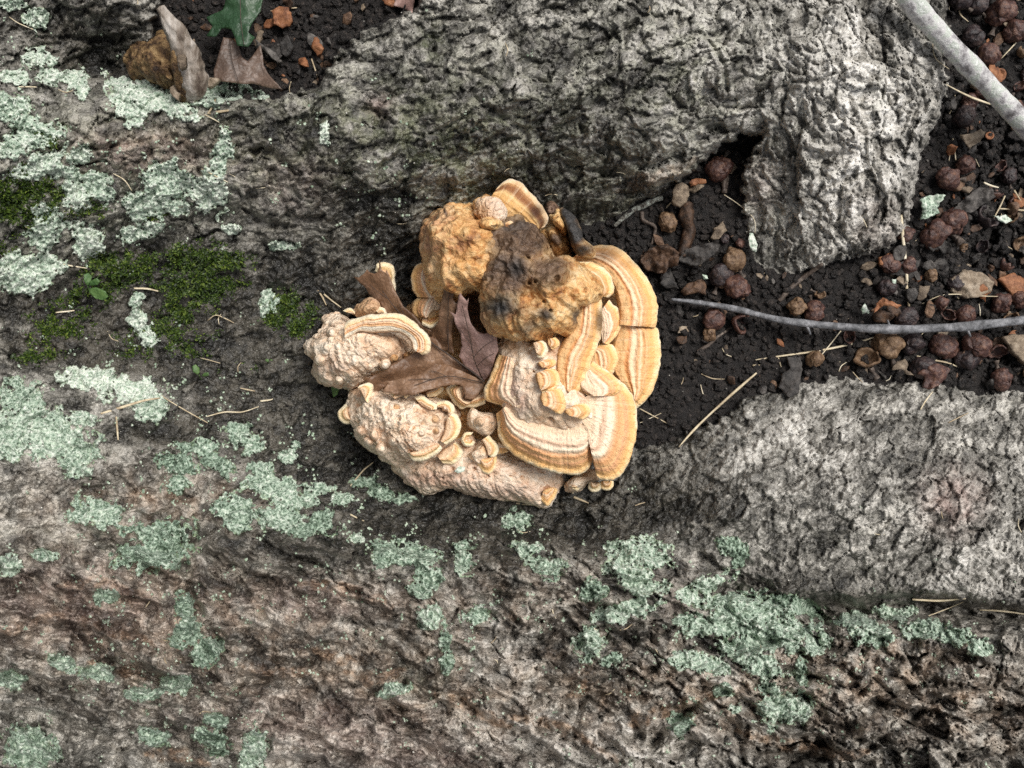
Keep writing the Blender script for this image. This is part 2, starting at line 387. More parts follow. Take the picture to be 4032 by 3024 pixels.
# ------------------------------------------------------------------ terrain: two roots, a trough, soil pockets
def axis(a, b, st, lo, hi):
    inner = np.arange(a, b + st, st); l = [a]; s = st
    while l[-1] > lo: s *= 1.07; l.append(l[-1] - s)
    r = [inner[-1]]; s = st
    while r[-1] < hi: s *= 1.07; r.append(r[-1] + s)
    return np.concatenate([np.array(l[1:])[::-1], inner, np.array(r[1:])])
STEP = 1.25
ua = axis(-40, 1064, STEP, -800, 1900); va = axis(-40, 808, STEP, -700, 1500)
U, Vv = np.meshgrid(ua, va)
U = U.astype(np.float32); Vv = Vv.astype(np.float32)

def tps(ctrl, X, Y, sm=1e-3):
    c = np.array(ctrl, float); px, py, z = c[:, 0] / 100, c[:, 1] / 100, c[:, 2]
    def k(r2): return np.where(r2 > 0, r2 * np.log(r2 + 1e-9), 0)
    n = len(c); A = np.zeros((n + 3, n + 3))
    A[:n, :n] = k((px[:, None] - px) ** 2 + (py[:, None] - py) ** 2) + sm * np.eye(n)
    Pm = np.stack([np.ones(n), px, py], 1); A[:n, n:] = Pm; A[n:, :n] = Pm.T
    wv = np.linalg.solve(A, np.concatenate([z, [0, 0, 0]]))
    o = wv[n] + wv[n + 1] * X / 100 + wv[n + 2] * Y / 100
    for i in range(n): o = o + wv[i] * k((X / 100 - px[i]) ** 2 + (Y / 100 - py[i]) ** 2)
    return o
def upsample(fn, ctrl):
    gx = np.linspace(-140, 1164, 164); gy = np.linspace(-140, 908, 132)
    X, Y = np.meshgrid(gx, gy); Z = fn(ctrl, X, Y)
    fx = np.clip((U - gx[0]) / (gx[1] - gx[0]), 0, len(gx) - 1.001); fy = np.clip((Vv - gy[0]) / (gy[1] - gy[0]), 0, len(gy) - 1.001)
    i = fx.astype(int); j = fy.astype(int); a = fx - i; b = fy - j
    a = a * a * (3 - 2 * a) * .3 + a * .7; b = b * b * (3 - 2 * b) * .3 + b * .7
    return (Z[j, i] * (1 - a) + Z[j, i + 1] * a) * (1 - b) + (Z[j + 1, i] * (1 - a) + Z[j + 1, i + 1] * a) * b
# heights in cm at places of the picture plan
HB = qQ([(-200, 250, 9), (-200, 700, 7), (-200, 1200, 10), (0, 0, 4), (0, 250, 6.2), (0, 480, 5), (0, 640, 3.8), (0, 760, 4.0), (0, 900, 6), (0, 1200, 8), (0, 1659, 9.5), (0, 1850, 10),
    (200, 30, 4.2), (220, 130, 1.8), (220, 250, 5.2), (220, 420, 4.2), (220, 580, 2.2), (220, 720, 1.4), (220, 860, 3.6), (220, 1000, 4.8), (220, 1250, 7), (220, 1600, 8.6),
    (450, 250, 5.0), (450, 400, 3.8), (450, 560, 1.7), (450, 720, .7), (450, 870, 1.2), (450, 1000, 2.6), (450, 1200, 5.2), (450, 1500, 7.8),
    (650, 260, 4.9), (650, 420, 3.6), (650, 560, 1.3), (650, 720, .2), (650, 900, .2), (650, 1020, 1.2), (650, 1200, 4.4), (650, 1500, 7.2),
    (800, 160, 4.2), (850, 300, 4.8), (850, 450, 2.6), (850, 560, .8), (900, 800, 0), (850, 1080, .4), (850, 1220, 3.6), (850, 1500, 7), (850, 1700, 8.5),
    (1100, 30, 4.4), (1100, 200, 5.2), (1100, 350, 3.6), (1100, 420, 1.8), (1100, 700, 0), (1100, 1000, 0), (1100, 1110, .2), (1100, 1230, 3.4), (1100, 1450, 6.2), (1100, 1659, 8),
    (1400, 30, 4.8), (1400, 200, 5.2), (1400, 340, 3.8), (1350, 470, .8), (1400, 800, .3), (1450, 1000, .8), (1400, 1120, .8), (1400, 1250, 3.4), (1400, 1450, 6), (1400, 1659, 7.8),
    (1650, 30, 5), (1650, 200, 4.8), (1620, 320, 2.6), (1640, 450, 1.2), (1700, 560, .4), (1600, 880, .9), (1600, 1000, 2.0), (1600, 1150, 2.6), (1600, 1250, 2.2), (1600, 1380, 4), (1600, 1600, 7),
    (1850, 0, 4.6), (1850, 200, 4.4), (1850, 400, 3.0), (1840, 530, 1.4), (1850, 840, .8), (1850, 1000, 2.9), (1850, 1150, 3.2), (1850, 1260, 2.2), (1850, 1400, 4.2), (1850, 1600, 7),
    (2020, 50, 3.6), (2010, 250, 2.4), (2000, 400, 1.0), (2000, 600, .2), (2100, 300, .2), (2100, 860, .8), (2100, 1000, 2.8), (2100, 1180, 3.4), (2100, 1280, 2.2), (2100, 1420, 4.4), (2100, 1600, 6.6),
    (2400, 300, 0), (2400, 900, .8), (2400, 1100, 3), (2400, 1320, 2), (2400, 1600, 6), (1100, -200, 4), (1800, -200, 4), (400, -200, 4)])
macro = upsample(tps, HB).astype(np.float32)
HS = qQ([(330, -50, .8), (600, 50, .6), (700, 150, .6), (900, 20, .6), (1300, 520, .2), (1450, 480, .2), (1500, 650, .0), (1700, 700, .0), (2000, 700, .1), (2212, 500, .0), (2100, 100, .2), (2212, 850, .2), (1500, 900, .1), (1300, 900, -.2), (1100, 700, -.5)])
soilz = upsample(tps, HS).astype(np.float32)

def polysd(poly, X, Y):
    """signed distance, negative inside"""
    p = np.array(poly, np.float32); n = len(p); d = np.full(X.shape, 1e9, np.float32); ins = np.zeros(X.shape, bool)
    for i in range(n):
        a = p[i]; b = p[(i + 1) % n]; e = b - a; wx = X - a[0]; wy = Y - a[1]
        t = np.clip((wx * e[0] + wy * e[1]) / (e @ e + 1e-9), 0, 1)
        d = np.minimum(d, (wx - e[0] * t) ** 2 + (wy - e[1] * t) ** 2)
        c = ((a[1] <= Y) & (b[1] > Y)) | ((b[1] <= Y) & (a[1] > Y))
        with np.errstate(divide='ignore', invalid='ignore'):
            xi = a[0] + (Y - a[1]) / (e[1] if abs(e[1]) > 1e-9 else 1e-9) * e[0]
        ins ^= c & (X < xi)
    d = np.sqrt(d); return np.where(ins, -d, d)
def linedist(pts, X, Y):
    p = np.array(pts, np.float32); d = np.full(X.shape, 1e9, np.float32); tt = np.zeros(X.shape, np.float32)
    n = len(p) - 1
    for i in range(n):
        a = p[i]; b = p[i + 1]; e = b - a; wx = X - a[0]; wy = Y - a[1]
        t = np.clip((wx * e[0] + wy * e[1]) / (e @ e + 1e-9), 0, 1)
        q = (wx - e[0] * t) ** 2 + (wy - e[1] * t) ** 2
        m = q < d; d = np.where(m, q, d); tt = np.where(m, (i + t) / n, tt)
    return np.sqrt(d), tt
def blobs(lst, X, Y, frame=None):
    o = np.zeros(X.shape, np.float32)
    for b in lst:
        cx, cy, rx, ry, a = b[:5]
        cx, cy, rx, ry = cx * .46293, cy * .46293, rx * .46293, ry * .46293
        th = math.radians(b[5]) if len(b) > 5 else 0
        dx, dy = X - cx, Y - cy
        u = (dx * math.cos(th) + dy * math.sin(th)) / rx; v = (-dx * math.sin(th) + dy * math.cos(th)) / ry
        o += a * np.exp(-(u * u + v * v))
    return o

wx = fbm(U / 60, Vv / 60, 50, 3) * 9 + perlin(U / 11, Vv / 11, 60) * 2.2
wy = fbm(U / 60, Vv / 60, 55, 3) * 9 + perlin(U / 11, Vv / 11, 65) * 2.2
UW, VW = U + wx, Vv + wy
S1 = qQ([(1225, 500), (1330, 485), (1440, 420), (1530, 345), (1600, 300), (1625, 300), (1618, 340), (1590, 380), (1595, 450), (1610, 520), (1630, 575), (1700, 590), (1780, 585), (1850, 565), (1920, 540), (1965, 500), (1985, 420), (1990, 350), (2035, 280), (2050, 200), (2055, 100), (2060, -200), (2600, -200), (2700, 400), (2600, 850), (2212, 850), (2050, 830), (1900, 815), (1800, 800), (1700, 825), (1620, 850), (1560, 900), (1500, 930), (1440, 950), (1380, 970), (1250, 900), (1200, 700)])
S2 = qQ([(330, -200), (345, 20), (330, 90), (290, 150), (430, 195), (600, 205), (690, 185), (735, 110), (790, 55), (890, 25), (930, -200)])
sdn = 5 * fbm(U / 9, Vv / 9, 45, 3)
sd = sdn + np.minimum(polysd(S1, UW * .6 + U * .4, VW * .6 + Vv * .4), polysd(S2, UW * .6 + U * .4, VW * .6 + Vv * .4))
far = np.maximum(np.maximum(U - 1300, 0), np.maximum(np.abs(Vv - 384) - 700, 0))
soilm = np.where(far > 0, 1, 1 - sstep(-1, 7, sd)).astype(np.float32)

# bark relief -----------------------------------------------------------------
def rot(x, y, deg):
    a = math.radians(deg); return x * math.cos(a) + y * math.sin(a), -x * math.sin(a) + y * math.cos(a)
QX, QY = U / .46293, Vv / .46293
def wgt(cx, cy, rx, ry): return np.exp(-(((QX - cx) / rx) ** 2 + ((QY - cy) / ry) ** 2))
w_low = sstep(1080, 1260, QY + (QX - 1300) * -.02 - np.where(QX > 1550, np.minimum((QX - 1550) * .35, 110), 0))      # lower root, deep furrows
w_left = (1 - sstep(600, 900, QX)) * (1 - w_low)
w_sil = sstep(1350, 1550, QX) * sstep(800, 900, QY) * (1 - w_low)                         # silver root, fine wrinkles
w_ur = sstep(1560, 1720, QX) * (1 - sstep(560, 640, QY))
w_up = np.clip(1 - w_low - w_left - w_sil - w_ur, 0, 1)
def flakes(x, y, sx, sy, deg, seed):
    a, b = rot(x, y, deg); f1, f2, cr, tl = worley(a / sx, b / sy, seed)
    return (cr - .5), tl, f2 - f1, cr
rel = np.zeros(U.shape, np.float32)      # in mm
cell = np.zeros(U.shape, np.float32)
# coarse plates
for wgtm, sx, sy, deg, hgt, crack, seed in ((w_up + .6 * w_left, 46, 30, -32, 4.2, 1.0, 100), (w_low, 80, 26, 18, 5.0, 2.0, 140), (w_sil, 60, 30, -38, 2.6, .4, 180), (w_ur, 34, 62, 8, 4.0, .9, 220), (w_left * .7, 60, 28, 14, 4.0, 1.0, 260)):
    c, tl, ed, cr = flakes(UW, VW, sx, sy, deg, seed)
    rel += wgtm * (hgt * c + hgt * .8 * tl - crack * np.exp(-(ed / .10) ** 2))
    cell += wgtm * cr * .4
# lower-root furrows: long ridges
a, b = rot(UW + 6 * fbm(U / 30, Vv / 30, 301, 2), VW + 10 * fbm(U / 90, Vv / 90, 300, 2), 17)
rd = ridged(a / 190, b / 42, 310, 3, .55); rel += w_low * (rd * 8.5)
a, b = rot(UW, VW, -34)
rd = ridged(a / 110, b / 26, 330, 3, .5); rel += (w_up * 2.0 + w_sil * 1.3) * rd
a, b = rot(UW, VW, 86); rel += w_ur * 1.6 * ridged(a / 120, b / 24, 340, 3, .5)
rel += 1.6 * fbm(U / 70, Vv / 70, 350, 3)
# medium and small flakes
for sx, sy, h, seed in ((24, 15, 3.2, 470), (12, 7.5, 1.8, 400), (6, 4.2, .9, 440)):
    for wm, deg in ((w_up + w_left, -28), (w_low, 18), (w_sil, -40), (w_ur, 70)):
        c, tl, ed, cr = flakes(UW + 2 * perlin(U / 6, Vv / 6, seed + 9), VW + 2 * perlin(U / 6 + 50, Vv / 6, seed + 8), sx, sy, deg, seed)
        rel += wm * (h * c + h * 1.2 * tl - h * .35 * np.exp(-(ed / .12) ** 2)); cell += wm * cr * .22
rel += .9 * ridged(UW / 11, VW / 11, 500, 3, .65) * (.6 + .4 * w_sil)
a, b = rot(UW, VW, -40)
rel += w_sil * .55 * np.sin(b / 2.3 + 3 * fbm(U / 14, Vv / 14, 520, 3)) * sstep(-.4, .5, perlin(U / 25, Vv / 25, 530))
rel += .55 * perlin(U / 2.8, Vv / 2.8, 540)
rough_amt = (.80 + .30 * w_low + .1 * w_ur - .15 * w_sil) * (1 - .35 * np.exp(-(((QX - 600) / 260) ** 2 + ((QY - 800) / 200) ** 2)))
rel *= rough_amt

# furrows one can follow, and brown streaks of fresh bark on their flanks
brown = np.zeros(U.shape, np.float32); furrow = np.zeros(U.shape, np.float32)
streaks = [qO(p) for p in ([(-60, 505), (60, 520), (200, 470), (300, 452), (400, 490), (480, 530), (600, 550), (770, 600)], [(1350, 592), (1420, 635), (1530, 652)], [(1040, 665), (1140, 690), (1230, 702), (1350, 700)], [(1490, 690), (1600, 735), (1740, 690)], [(1880, 790), (2020, 850), (2200, 930)], [(1280, 315), (1500, 340), (1690, 410)], [(640, 1060), (800, 1060), (900, 1100)], [(380, 660), (520, 690), (620, 720)], [(260, 320), (420, 310), (640, 370)])] + \
          [qP(p) for p in ([(-20, 890), (150, 915), (260, 955), (470, 1085)], [(970, 950), (1100, 990), (1250, 1020), (1450, 1065), (1550, 1040)], [(500, 890), (640, 880), (760, 830), (900, 800)], [(240, 810), (330, 760), (370, 735)], [(500, 920), (600, 900)])] + \
          [qG([(640, 420), (850, 350), (1000, 290), (1250, 190), (1480, 70)])] + [qK([(620, 950), (850, 920), (1050, 900), (1350, 930)])]
for k, s in enumerate(streaks):
    d, tt = linedist(s, U + wx * .25, Vv + wy * .25)
    wdt = 8.0 * (np.sin(np.pi * np.clip(tt, .02, .98)) ** .4) * (1 + .5 * perlin(U / 14, Vv / 14, 600 + k))
    m = 1 - sstep(wdt * .45, wdt * 1.15 + 1.5, d)
    brown = np.maximum(brown, m * (1.0 if k < 14 else .55)); rel += (2.4 if k < 14 else .5) * m
    d2, _ = linedist([(x + 2, y + 11) for x, y in s], U + wx * .4, Vv + wy * .4)
    furrow = np.maximum(furrow, np.exp(-(d2 / 4.2) ** 2) * (1 if k < 14 else .3))
creases = [(qQ([(780, 1360), (850, 1420), (880, 1500)]), 5, 5), (qQ([(1760, 1322), (1900, 1312), (2050, 1320), (2300, 1352), (2700, 1380)]), 11, 20), (qQ([(1480, 1280), (1640, 1290), (1780, 1322)]), 8, 5), (qQ([(940, 1500), (1080, 1560), (1200, 1640)]), 6, 5), (qQ([(380, 1150), (420, 1300), (470, 1460)]), 5, 4), (qQ([(620, 1110), (900, 1130), (1250, 1140)]), 12, 3),
           (qQ([(1220, 500), (1330, 482), (1440, 415), (1560, 325), (1640, 285)]), 6, 4), (qQ([(880, 560), (960, 480), (1080, 420), (1220, 470)]), 12, 6), (qQ([(1440, 330), (1500, 300), (1580, 280)]), 4, 2.5), (qQ([(1020, 200), (1130, 290), (1150, 370)]), 4, 3), (qQ([(1150, 185), (1250, 120), (1330, 70)]), 4, 2.5), (qQ([(1880, -10), (1870, 40), (1890, 80), (1920, 100)]), 4, 5), (qQ([(1710, 360), (1760, 330), (1810, 335)]), 4, 3.5), (qQ([(1700, 230), (1720, 150), (1690, 60)]), 4, 2.5),
           (qQ([(180, 560), (330, 540), (420, 480), (520, 470)]), 7, 3), (qQ([(1040, 1010 + 280), (1240, 1290), (1330, 1260)]), 5, 4), (qQ([(1700, 1660), (1850, 1560), (1960, 1480)]), 6, 5), (qQ([(1080, 1470), (1300, 1480), (1480, 1540)]), 6, 4), (qQ([(0, 1380), (150, 1350), (300, 1360)]), 7, 4), (qQ([(100, 1560), (330, 1640), (420, 1700)]), 7, 4), (qQ([(560, 1330), (760, 1310), (900, 1350)]), 5, 3)]
for s, wd, dp in creases:
    d, _ = linedist(s, U + wx * .6, Vv + wy * .6); rel -= dp * (1.5 if s[0][1] > 500 else 1.0) * np.exp(-(d / wd) ** 2)
qR = FR(.155, 342.86, 0)
for fr, wd, dp, lines in ((qO, 3.4, 6.5, ([(-40, 600), (200, 640), (420, 655), (620, 700), (800, 770), (900, 790), (1000, 760), (1150, 740)], [(820, 340), (870, 440), (940, 560), (980, 680)], [(-40, 680), (130, 740), (250, 830), (420, 900)], [(560, 830), (700, 910), (760, 970), (960, 990)], [(1040, 300), (1150, 480), (1250, 520)], [(1180, 645), (1260, 670), (1350, 660)], [(1850, 760), (1960, 800), (2060, 880), (2212, 960)], [(1640, 940), (1760, 930), (1850, 960)], [(650, 260), (760, 310), (820, 200), (850, 60)], [(1000, 960), (1200, 1010), (1400, 1035)], [(1560, 450), (1760, 560), (1850, 640)], [(300, 740), (390, 680), (560, 700)], [(1280, 200), (1420, 250), (1600, 330)], [(0, 880), (120, 950), (260, 1080)], [(1450, 790), (1620, 850), (1850, 840)], [(900, 560), (1040, 600), (1180, 600)])),
                          (qP, 3.6, 6.5, ([(0, 745), (120, 680), (250, 620), (300, 560)], [(400, 830), (500, 880), (560, 970), (620, 980), (700, 900), (870, 800), (950, 780)], [(520, 560), (640, 530), (700, 500)], [(560, 725), (640, 660)], [(870, 870), (960, 940), (1000, 1090)], [(1240, 780), (1330, 880), (1380, 960)], [(1540, 1040), (1640, 960), (1780, 860)], [(1700, 700), (1850, 640), (2000, 640)], [(380, 960), (480, 1090)], [(1500, 860), (1620, 780), (1800, 740), (2000, 760)], [(1900, 900), (2050, 850), (2230, 860)], [(150, 480), (260, 440), (330, 470)], [(1100, 900), (1250, 940), (1420, 930)])),
                          (qR, 2.4, 3.6, ([(760, 440), (870, 460), (1000, 540), (1050, 600), (1040, 680)], [(1170, 140), (1260, 90)], [(1300, 360), (1390, 270), (1450, 220)], [(1580, 490), (1700, 440), (1740, 420)], [(1410, 740), (1480, 700), (1540, 600)], [(1520, 800), (1550, 880), (1530, 920)], [(1700, 880), (1720, 950), (1790, 950)], [(880, 380), (940, 340)], [(300, 540), (330, 480)], [(1650, 1150), (1750, 1080)], [(2100, 600), (2212, 690)], [(1820, 300), (1840, 200), (1900, 120)], [(340, 380), (480, 425)], [(820, 850), (900, 820)], [(560, 860), (640, 830), (760, 760)], [(100, 700), (220, 720), (330, 800)])),
                          (qM, 2.4, 3.8, ([(360, 720), (430, 690), (480, 700)], [(1170, 60), (1180, 180), (1240, 220)], [(700, 1000), (780, 950), (900, 970)], [(310, 600), (270, 400), (180, 260)], [(720, 530), (900, 530), (1000, 470)], [(860, 650), (870, 780), (920, 850)], [(1500, 740), (1600, 650)], [(1700, 520), (1640, 600), (1660, 680)], [(1470, 1030), (1560, 1010)], [(1300, 300), (1320, 480), (1290, 640)], [(950, 1200), (1100, 1150), (1130, 1080)])),
                          (qK, 3.0, 4.0, ([(560, 960), (750, 940), (900, 920), (960, 900)], [(400, 800), (560, 900), (640, 1000)], [(1560, 980), (1740, 980), (1900, 1120)], [(1560, 1350), (1700, 1450), (1900, 1460)], [(900, 240), (600, 260), (380, 240)], [(1400, 1000), (1280, 1020), (1290, 1120)]))):
    for ln_ in lines:
        d, tt = linedist(fr(ln_), U + wx * .22, Vv + wy * .22)
        ww = wd * (.45 + .75 * np.sin(np.pi * np.clip(tt, .02, .98)))
        rel -= dp * np.exp(-(d / ww) ** 2) * (.75 + .5 * perlin(U / 9, Vv / 9, 690)); rel += dp * .22 * np.exp(-((d - ww * 2.2) / (ww * 1.4)) ** 2)
rel -= 5.5 * furrow

ztop = macro * 10 + rel
edge_round = np.exp(-np.maximum(sd, 0) / 14.0)
ztop = ztop - 3.0 * edge_round
f1, f2, cr, tl = worley(UW / 9, VW / 9, 700)
g1, g2, gr, gl = worley(UW / 4, VW / 4, 720)
zs = soilz * 10 + 2.2 * fbm(U / 40, Vv / 40, 710, 3) + 1.6 * (cr - .5) + 1.4 * np.sqrt(np.clip(1 - f1 * f1, 0, 1)) + .8 * np.sqrt(np.clip(1 - g1 * g1, 0, 1)) + .3 * perlin(U / 2, Vv / 2, 730)
Z = (ztop * (1 - soilm) + np.minimum(zs, ztop + 4) * soilm)
fade = np.clip(far / 600, 0, 1); Z = Z * (1 - fade) + (-25) * fade
Z = np.clip(Z, -30, 140) * .001
# pigment masks; dark is black wet bark plus shade painted into the trough
tone = blobs([(1850, 200, 45, 150, .85), (1830, 440, 90, 130, .6), (1960, 230, 60, 130, .5), (1985, 430, 30, 60, .4), (1750, 950, 170, 90, .42), (1560, 1000, 120, 100, .08), (1900, 1100, 250, 110, .10), (2150, 1000, 120, 130, .15), (1085, 1400, 62, 56, 1.1), (1380, 1610, 150, 45, 1.2), (1440, 1560, 40, 50, .5), (1140, 1560, 70, 40, .5), (1570, 1480, 40, 40, .5), (2100, 1230, 120, 60, .45), (1720, 120, 190, 160, .42), (1900, 330, 130, 260, .30), (1640, 450, 70, 130, .2), (1450, 250, 260, 180, .22), (1160, 330, 25, 35, .5), (1110, 240, 25, 60, .35), (640, 410, 70, 60, .4), (890, 110, 60, 50, .25), (520, 1420, 150, 60, .2), (1220, 90, 120, 60, .15), (1000, 1280, 40, 60, .3), (850, 560 - 200, 50, 40, .25), (2050, 1500, 150, 100, .15)], U, Vv)
tone = np.clip(tone * (1.0 + .9 * fbm(U / 22, Vv / 22, 800, 3)) + .10 + .12 * fbm(U / 12, Vv / 12, 805, 3), 0, 1)
green = np.clip(blobs([(1150, 250, 450, 200, .45), (700, 350, 350, 150, .35), (930, 90, 25, 40, .9), (900, 300, 250, 120, .35), (1100, 500, 120, 90, .3), (1350, 450, 180, 90, .45), (1500, 150, 200, 150, .3), (500, 300, 350, 120, .35), (150, 450, 200, 200, .5), (900, 1480, 80, 50, .3), (1640, 450, 60, 120, .25), (1050, 400, 160, 70, .4), (1900, 200, 30, 50, .3), (300, 1200, 300, 100, .2)], U, Vv) + .05, 0, 1)
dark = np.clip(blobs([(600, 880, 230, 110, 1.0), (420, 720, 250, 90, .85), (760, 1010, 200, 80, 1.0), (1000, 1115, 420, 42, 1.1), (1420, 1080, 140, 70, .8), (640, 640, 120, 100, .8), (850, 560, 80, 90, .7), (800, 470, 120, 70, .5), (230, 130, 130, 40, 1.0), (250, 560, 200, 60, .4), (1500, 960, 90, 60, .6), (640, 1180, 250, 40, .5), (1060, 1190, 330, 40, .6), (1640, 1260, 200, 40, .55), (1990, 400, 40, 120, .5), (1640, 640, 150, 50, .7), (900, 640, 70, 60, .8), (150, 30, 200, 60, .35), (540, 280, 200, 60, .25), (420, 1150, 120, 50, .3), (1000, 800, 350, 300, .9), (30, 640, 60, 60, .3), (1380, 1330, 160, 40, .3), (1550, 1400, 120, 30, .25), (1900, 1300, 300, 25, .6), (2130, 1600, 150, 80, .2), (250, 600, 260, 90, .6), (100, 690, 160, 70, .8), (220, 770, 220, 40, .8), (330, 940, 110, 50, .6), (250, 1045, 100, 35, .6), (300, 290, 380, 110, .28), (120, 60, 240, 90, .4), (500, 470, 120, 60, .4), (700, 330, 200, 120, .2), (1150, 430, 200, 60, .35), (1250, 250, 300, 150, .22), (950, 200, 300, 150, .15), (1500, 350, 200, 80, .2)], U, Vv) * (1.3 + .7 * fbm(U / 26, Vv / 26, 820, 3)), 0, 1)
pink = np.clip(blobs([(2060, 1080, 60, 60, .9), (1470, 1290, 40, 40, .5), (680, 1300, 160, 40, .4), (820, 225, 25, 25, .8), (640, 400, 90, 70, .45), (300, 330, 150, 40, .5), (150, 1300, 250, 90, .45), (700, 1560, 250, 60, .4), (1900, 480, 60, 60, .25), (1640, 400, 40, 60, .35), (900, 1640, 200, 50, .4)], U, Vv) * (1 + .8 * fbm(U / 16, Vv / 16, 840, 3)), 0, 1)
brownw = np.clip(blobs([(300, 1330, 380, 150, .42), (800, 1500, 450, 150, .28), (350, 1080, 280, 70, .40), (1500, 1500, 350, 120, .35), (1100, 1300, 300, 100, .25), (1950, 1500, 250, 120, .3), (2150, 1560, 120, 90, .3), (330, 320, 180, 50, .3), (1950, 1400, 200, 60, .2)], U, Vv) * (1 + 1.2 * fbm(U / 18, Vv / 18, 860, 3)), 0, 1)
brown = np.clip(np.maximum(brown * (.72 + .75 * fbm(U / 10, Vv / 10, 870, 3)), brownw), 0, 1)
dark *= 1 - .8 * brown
def samp(A, x, y):
    x = np.atleast_1d(np.asarray(x, float)); y = np.atleast_1d(np.asarray(y, float))
    i = np.clip(np.searchsorted(ua, x) - 1, 0, len(ua) - 2); j = np.clip(np.searchsorted(va, y) - 1, 0, len(va) - 2)
    a = np.clip((x - ua[i]) / (ua[i + 1] - ua[i]), 0, 1); b = np.clip((y - va[j]) / (va[j + 1] - va[j]), 0, 1)
    return (A[j, i] * (1 - a) + A[j, i + 1] * a) * (1 - b) + (A[j + 1, i] * (1 - a) + A[j + 1, i + 1] * a) * b
def T(x, y): return float(samp(Z, x, y)[0])

WX, WY, WZ = at(U, Vv, Z)
VT = np.stack([WX, WY, WZ], -1).reshape(-1, 3)
FT = grid_faces(len(va), len(ua))[:, ::-1]
fm = soilm.ravel()[FT].mean(1) > .5
fx = U.ravel()[FT].mean(1) / .46293; fy = Vv.ravel()[FT].mean(1) / .46293
valley = np.interp(fx, [-2000, 0, 300, 600, 900, 1200, 1600, 2600], [720, 720, 740, 830, 900, 800, 700, 600])
crev = np.interp(fx, [-2000, 900, 1300, 1500, 1780, 1900, 2050, 2300, 4000], [900, 1000, 1110, 1270, 1322, 1308, 1316, 1350, 1380])
silver_sel = (~fm) & (fy > valley) & (fx > 1300) & (fy < crev)
low_sel = (~fm) & (fy > valley) & ~silver_sel
up_sel = (~fm) & (fy <= valley)
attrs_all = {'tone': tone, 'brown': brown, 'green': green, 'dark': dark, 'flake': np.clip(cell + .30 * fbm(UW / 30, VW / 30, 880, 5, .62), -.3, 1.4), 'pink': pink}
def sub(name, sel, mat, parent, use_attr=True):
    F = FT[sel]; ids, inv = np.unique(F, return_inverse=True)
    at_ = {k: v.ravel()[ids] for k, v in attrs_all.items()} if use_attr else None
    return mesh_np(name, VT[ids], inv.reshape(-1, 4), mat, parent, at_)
tree = empty('oak_tree', (-1.05, 0, 0))
tag(tree, 'old oak tree base whose rough grey bark roots surround the orange fungus', 'tree')
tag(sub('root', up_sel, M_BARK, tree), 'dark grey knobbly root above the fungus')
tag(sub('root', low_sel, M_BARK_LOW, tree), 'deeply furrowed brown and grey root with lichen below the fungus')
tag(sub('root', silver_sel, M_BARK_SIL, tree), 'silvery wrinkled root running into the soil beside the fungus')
tag(sub('soil', fm, M_SOIL, None, False), kind='structure')
# trunk rising behind the roots, out of the picture
th = np.linspace(0, 2 * np.pi, 161)[:-1]; zz = np.concatenate([np.linspace(-.05, .4, 16), np.linspace(.5, 3.2, 28)])
TH, ZZ = np.meshgrid(th, zz)
R = .50 * (1 + .25 * np.exp(-np.maximum(ZZ, 0) / .18) - .04 * ZZ) + .02 * ridged(TH * 6, ZZ * 1.2, 900, 4) + .03 * np.sin(TH * 5 + 1)
mesh_np('trunk', np.stack([-1.05 + R * np.cos(TH), R * np.sin(TH), ZZ], -1).reshape(-1, 3), grid_faces(len(zz), 160, True), M_TRUNK, tree)
gx = np.linspace(-6, 6, 90); GX, GY = np.meshgrid(gx, gx)
GZ = -.03 + .006 * fbm(GX * 3, GY * 3, 910, 3)
tag(mesh_np('forest_floor', np.stack([GX, GY, GZ], -1).reshape(-1, 3), grid_faces(90, 90), M_SOIL), kind='structure')

# ------------------------------------------------------------------ curve helpers
def spline(pts, n, closed=False):
    p = np.array(pts, float)
    if closed: q = np.concatenate([p[-1:], p, p[:2]])
    else: q = np.concatenate([2 * p[:1] - p[1:2], p, 2 * p[-1:] - p[-2:-1]])
    o = []; m = len(p) if closed else len(p) - 1
    for i in range(m):
        a, b, c, d = q[i], q[i + 1], q[i + 2], q[i + 3]; t = np.linspace(0, 1, 24, endpoint=False)[:, None]
        o.append(.5 * (2 * b + (c - a) * t + (2 * a - 5 * b + 4 * c - d) * t ** 2 + (3 * b - a - 3 * c + d) * t ** 3))
    if not closed: o.append(p[-1:])
    o = np.concatenate(o)
    if closed: o = np.concatenate([o, o[:1]])
    s = np.concatenate([[0], np.cumsum(np.linalg.norm(np.diff(o[:, :2], axis=0), axis=1))])
    t = np.linspace(0, s[-1], n + 1)[:-1] if closed else np.linspace(0, s[-1], n)
    return np.stack([np.interp(t, s, o[:, k]) for k in range(o.shape[1])], 1), s[-1]
def normals(P, wrap=False):
    du = np.roll(P, -1, 1) - np.roll(P, 1, 1)
    if not wrap: du[:, 0] = P[:, 1] - P[:, 0]; du[:, -1] = P[:, -1] - P[:, -2]
    dv = np.gradient(P, axis=0); n = np.cross(du, dv)
    return n / (np.linalg.norm(n, axis=-1, keepdims=True) + 1e-12)

